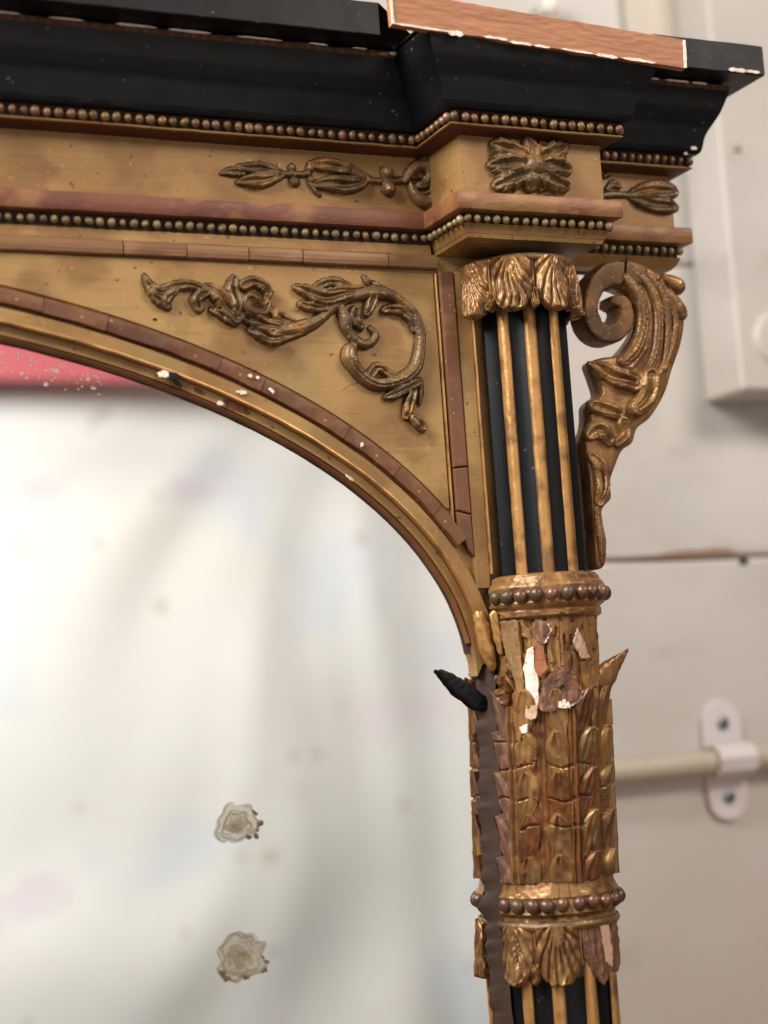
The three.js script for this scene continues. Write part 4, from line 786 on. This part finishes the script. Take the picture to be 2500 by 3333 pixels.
patch('exposed_gesso', grow(PT.wound, 1.0).map(p => [p[0] + 2.0, p[1] - 0.8]), 0.0319, 0.003, M.gesso, 0.6, 7);
patch('exposed_wood', PT.wound, 0.0328, 0.0006, M.bole, 0.25, 8);
patch('exposed_gesso', PT.white2, 0.0331, 0.0005, M.gesso, 0.2, 9);
patch('nail_hole', PT.hole, 0.0333, 0.0004, M.dark, 0.1, 10);
patch('exposed_gesso', PT.streak, 0.0294, 0.001, mat({ map: T.gesso, color: 0xd0b8a6, roughness: 0.85 }), 0.5, 11);
patch('gilded_strip', PT.g2, 0.0305, 0.003, M.gold, 0.15, 12);
patch('gilded_strip', PT.g3, 0.0308, 0.004, M.gold, 0.15, 13);
patch('exposed_bole', PT.miss, 0.0308, 0.001, M.bole, 0.3, 14);
patch('exposed_gesso', [[14, 231.5], [27, 232], [30, 216], [27, 210], [19, 213]], 0.0312, 0.0006, mat({ map: T.gesso, color: 0xe0ccbc, roughness: 0.9 }), 0.4, 15);
// curled leaf tips, one at each side of the column, and the broken root of the left one
{
  const tip = (name, pts, z, zs, m) => add(name, merge([stroke(pts, { z0: z, zs, vein: 0.25, sides: 16, per: 8, seed: 91 })]), m, shaft);
  tip('leaf_tip', [[62, 349, 8.5], [69.5, 355.8, 6.8], [76.5, 361.8, 4.0], [82.5, 366.6, 1.6], [84.6, 368.6, 0.8]], 0.0155, 0.42, M.leaf);
  tip('leaf_tip', [[5, 346, 4.6], [0, 349.5, 4.6], [-6, 354, 4.2], [-11.5, 358.8, 3.2], [-15.4, 362, 2.0], [-17.6, 363.6, 1.2]], -0.0022, 0.3, M.black);
  add('broken_leaf_root', merge(strokes([[[7, 358, 1.6], [11, 354.5, 2.6], [13.5, 349, 2.2]], [[7, 351, 2], [10, 347, 2.8], [12, 341.5, 2]], [[12, 361, 1.4], [15.5, 357.5, 2], [17.5, 352, 1.6]]], { z0: 0.0125, zs: 0.8, vein: 0.45, rough: 0.0006, seed: 93, stagger: 0.0014, lobes: 0.25 })), M.leafBrown, shaft);
  add('gilded_foot_of_arch', merge([stroke([[4, 391, 3.2], [5.5, 382, 4.2], [7.5, 372, 4], [9, 364, 2.4]], { z0: 0.004, zs: 1.0, vein: 0.2, rough: 0.0005, seed: 95 }), stroke([[9.5, 391, 2], [11, 380, 2.4], [12.5, 371, 1.6]], { z0: 0.009, zs: 1, rough: 0.0005, seed: 96 })]), M.reed, shaft);
}
// plinth and bottom rail, below the picture
add('base_block', merge([box(-0.006, 0.078, 0, 0.06, -0.027, 0.05, 0.002)]), M.black, frame);
add('base_rail', box(XS, -0.0065, 0, 0.06, -0.027, 0.006, 0.002), M.band, frame);

// ---------------- scroll bracket at the right of the column
{
  const b = group('scroll_bracket', frame);
  const sh = new THREE.Shape(BRACKET_OUTLINE[0].map(p => new THREE.Vector2(p[0] / 1000, p[1] / 1000)));
  const cvp = new THREE.SplineCurve(BRACKET_OUTLINE[0].concat([BRACKET_OUTLINE[0][0]]).map(p => new THREE.Vector2(p[0] / 1000, p[1] / 1000)));
  const g = new THREE.ExtrudeGeometry(new THREE.Shape(cvp.getPoints(170)), { depth: 0.0095, bevelEnabled: true, bevelSize: 0.0018, bevelThickness: 0.0028, bevelOffset: -0.0018, bevelSegments: 4 }); g.translate(0, 0, 0.0055);
  add('leaf_body', creased(boxUV(g), 0.8), M.leaf, b);
  add('volute', boxUV(stroke(VOLUTE[0], { z0: 0.0108, depth: 0.0085, boxy: 0.3, sides: 32, per: 10, rough: 0.00012, seed: 71 })), M.volute, b);
  add('leaf_ridges', relief([...BRACKET_RIDGES.slice(0, 11), [[69, 471, 2.6], [73.5, 465, 4.4], [74, 456, 4.4], [71.5, 447, 3.2]], [[70.5, 446, 2.2], [70.5, 436, 2.6], [71.3, 425, 2.9], [71, 414.5, 1.8]], BRACKET_RIDGES[14]].map(s => s.map(p => [p[0] + 1.2, p[1] + 1.0, p[2] * 1.05])), { z0: 0.0166, high: 0.95, cell: 0.42, ruffle: 0.1, seed: 40, darkRim: false, kinds: { 0: 'stem', 1: 'stem', 2: 'stem', 3: 'stem', 4: 'knob', 5: 'stem', 8: 'leaf', 9: 'leaf', 10: 'leaf', 11: 'leaf', 12: 'stem', 13: 'stem' } }), M.leaf, b);
  // splits across the carving
  const cut = pts => boxUV(new THREE.TubeGeometry(new THREE.CatmullRomCurve3(pts.map(p => new THREE.Vector3(...p))), 30, 0.00045, 5));
  add('split', merge([cut([[0.1020, 0.5812, 0.0196], [0.1005, 0.5735, 0.0200], [0.0985, 0.5655, 0.0195]])]), M.dark, b);
}

// ---------------- glass
{
  const MZ = -0.0050;
  const gl = add('mirror_glass', boxUV(new THREE.BoxGeometry(0.60, 0.56, 0.002).translate(-0.252, 0.325, MZ - 0.001)), M.mirror, frame);
  gl.userData.label = 'old silvered mirror glass reflecting a white sheet';
  const film = mat({ color: 0xa89878, roughness: 0.7, transparent: true, opacity: 0.3, depthWrite: false }), line = mat({ color: 0x8a7a58, roughness: 0.7, transparent: true, opacity: 0.28 }), spk = mat({ color: 0x5e4e3a, roughness: 0.9 });
  for (const [x, y, w, h, seed] of [[-0.1307, 0.2963, 0.0118, 0.0092, 1], [-0.1322, 0.2328, 0.0118, 0.0108, 2]]) {
    const wp = group('worn_patch', gl), r = rng(seed * 13), out = (k, a, ns = 0.16) => { const sq = Math.pow(Math.pow(Math.abs(Math.cos(a)), 2.4) + Math.pow(Math.abs(Math.sin(a)), 2.4), -1 / 2.4); const q = k * sq * (0.8 + 0.36 * vn(Math.cos(a) * 2.4 + 9, Math.sin(a) * 2.4 + 9, seed * 7) + ns * (vn(Math.cos(a) * 3 + 9 + k * 5, Math.sin(a) * 3 + 9, seed) - 0.5)); return [x + Math.cos(a) * w * q, y + Math.sin(a) * h * q]; };
    const sh = []; for (let i = 0; i < 48; i++) { const p = out(1, i / 48 * Math.PI * 2); sh.push(new THREE.Vector2(...p)); }
    add('haze_film', boxUV(new THREE.ShapeGeometry(new THREE.Shape(sh)).translate(0, 0, MZ + 0.0004)), film, wp);
    const fb = []; for (let i = 0; i < 9; i++) { const a = r() * 6.3, d = r() * 0.62, q = 0.0014 + r() * 0.003, pts = []; for (let m = 0; m < 16; m++) { const b = m / 16 * Math.PI * 2, e = q * (0.6 + 0.7 * r()); pts.push(new THREE.Vector2(x + Math.cos(a) * w * d + Math.cos(b) * e, y + Math.sin(a) * h * d + Math.sin(b) * e * 0.8)); } fb.push(boxUV(new THREE.ShapeGeometry(new THREE.Shape(pts)).translate(0, 0, MZ + 0.0005 + i * 0.00002))); }
    add('residue', merge(fb), film, wp);
    const ls = []; for (const k of [0.99, 0.92, 0.84, 0.76, 0.68, 0.6, 0.5, 0.42, 0.33, 0.24, 0.15]) {
      const dx = (r() - 0.5) * 0.0034, dy = (r() - 0.5) * 0.003, a0 = r() * 6, span = 1.6 + r() * 4.2, pts = [];
      for (let i = 0; i <= 36; i++) { const p = out(k, a0 + span * i / 36, 0.3); pts.push(new THREE.Vector3(p[0] + dx, p[1] + dy, 0)); }
      const t = new THREE.TubeGeometry(new THREE.CatmullRomCurve3(pts), 60, 0.00014 + r() * 0.0003, 5); t.scale(1, 1, 0.4); t.translate(0, 0, MZ + 0.0007); ls.push(boxUV(t));
    }
    add('scuff_lines', merge(ls), line, wp);
    const cl = [r() * 6.3, r() * 6.3, r() * 6.3, r() * 6.3, r() * 6.3]; const ss = []; for (let i = 0; i < 17; i++) { const a = cl[i % 5] + (r() - 0.5) * 0.35, p = out(0.92 + r() * 0.14, a), q = (0.0004 + r() * r() * 0.0012); const s = new THREE.SphereGeometry(q, 8, 6); s.scale(1 + r() * 0.6, 1, 0.25); s.rotateZ(r() * 3); s.translate(p[0], p[1], MZ + 0.0006); ss.push(boxUV(s)); }
    add('dark_specks', merge(ss), spk, wp);
  }
  // pale spots where the silver is going along the arch
  const r = rng(99), ss = []; for (let i = 0; i < 90; i++) { const t = lerp(1.0, 1.2, r()), p = archPt(t, -0.002 - r() * r() * 0.014), q = 0.00025 + r() * r() * 0.0008; const s = new THREE.SphereGeometry(q, 7, 5); s.scale(1 + r(), 1, 0.25); s.translate(p[0], p[1], MZ + 0.0004); ss.push(boxUV(s)); }
  const sp = add('silver_loss_spots', merge(ss), mat({ color: 0xc8b4ac, roughness: 0.6, transparent: true, opacity: 0.7 }), gl); sp.userData.kind = 'stuff';
}

// ---------------------------------------------------------------- what the glass mirrors: a sheet hung from a red rail, and the lamps
{
  const nx = 150, ny = 120, pos = [], uv = [], idx = []; const gx = 0.62, gy = 0.95;
  for (let j = 0; j <= ny; j++) for (let i = 0; i <= nx; i++) {
    const x = lerp(-0.75, 1.35, i / nx), y = lerp(-0.55, 0.93, j / ny), dx = x - gx, dy = gy - y, ang = Math.atan2(dx, dy), dist = Math.hypot(dx, dy);
    let z = 1.52 + 0.05 * x;
    { const f = Math.sin(ang * 11 + 5 * vn(dist * 2.5, ang * 3, 3)); z += 0.017 * f * (0.3 + vn(ang * 9 + 3, dist * 2, 31)) * sstep(0.12, 0.6, dist) * sstep(-1.15, -0.5, ang) * (0.4 + 0.6 * vn(ang * 5, 2, 8)); }
    z += 0.009 * Math.sin(x * 27 + vn(y * 2, x * 3, 5) * 3) * sstep(0.45, 0.75, x);
    z += 0.03 * (vn(x * 2.2, y * 1.8, 11) - 0.5) + 0.016 * (vn(x * 5, y * 4, 12) - 0.5);
    pos.push(x, y, z); uv.push(x + 0.1, y);
  }
  for (let j = 0; j < ny; j++) for (let i = 0; i < nx; i++) { const a = j * (nx + 1) + i; idx.push(a, a + nx + 1, a + 1, a + 1, a + nx + 1, a + nx + 2); }
  M.cloth.side = THREE.DoubleSide;
  tag(add('dust_sheet', raw(pos, idx, uv), M.cloth), 'white paint-spotted dust sheet hanging in folds, seen in the mirror', 'sheet');
}
tag(add('red_rail', box(-0.6, 1.3, 0.807, 0.94, 1.468, 1.48, 0.002), mat({ color: 0xb85a62, roughness: 0.6 })), 'red painted rail above the white sheet, seen in the mirror', 'rail');
LAMPS.forEach((L, i) => {
  const g = group(i ? 'unseen_lamp_' + String(i).padStart(3, '0') : 'unseen_lamp'); tag(g, L.label, 'lamp'); g.position.set(...L.at);
  const o = new THREE.Object3D(); o.position.set(...L.at); o.lookAt(...L.to); g.quaternion.copy(o.quaternion);     // +z faces the target
  add('lamp_housing', boxUV(new RoundedBoxGeometry(L.w + 0.04, L.h + 0.04, 0.03, 2, 0.006).translate(0, 0, -0.03)), mat({ color: 0x30302e, roughness: 0.6 }), g);
  add('lamp_diffuser', boxUV(new THREE.BoxGeometry(L.w, L.h, 0.004).translate(0, 0, -0.011)), mat({ color: 0xf4f0ea, emissive: 0xfff0dc, emissiveIntensity: 0.8, roughness: 0.6 }), g);
});

scene.traverse(o => { if (o.isMesh) { o.castShadow = true; o.receiveShadow = true; } });
renderer.render(scene, camera);
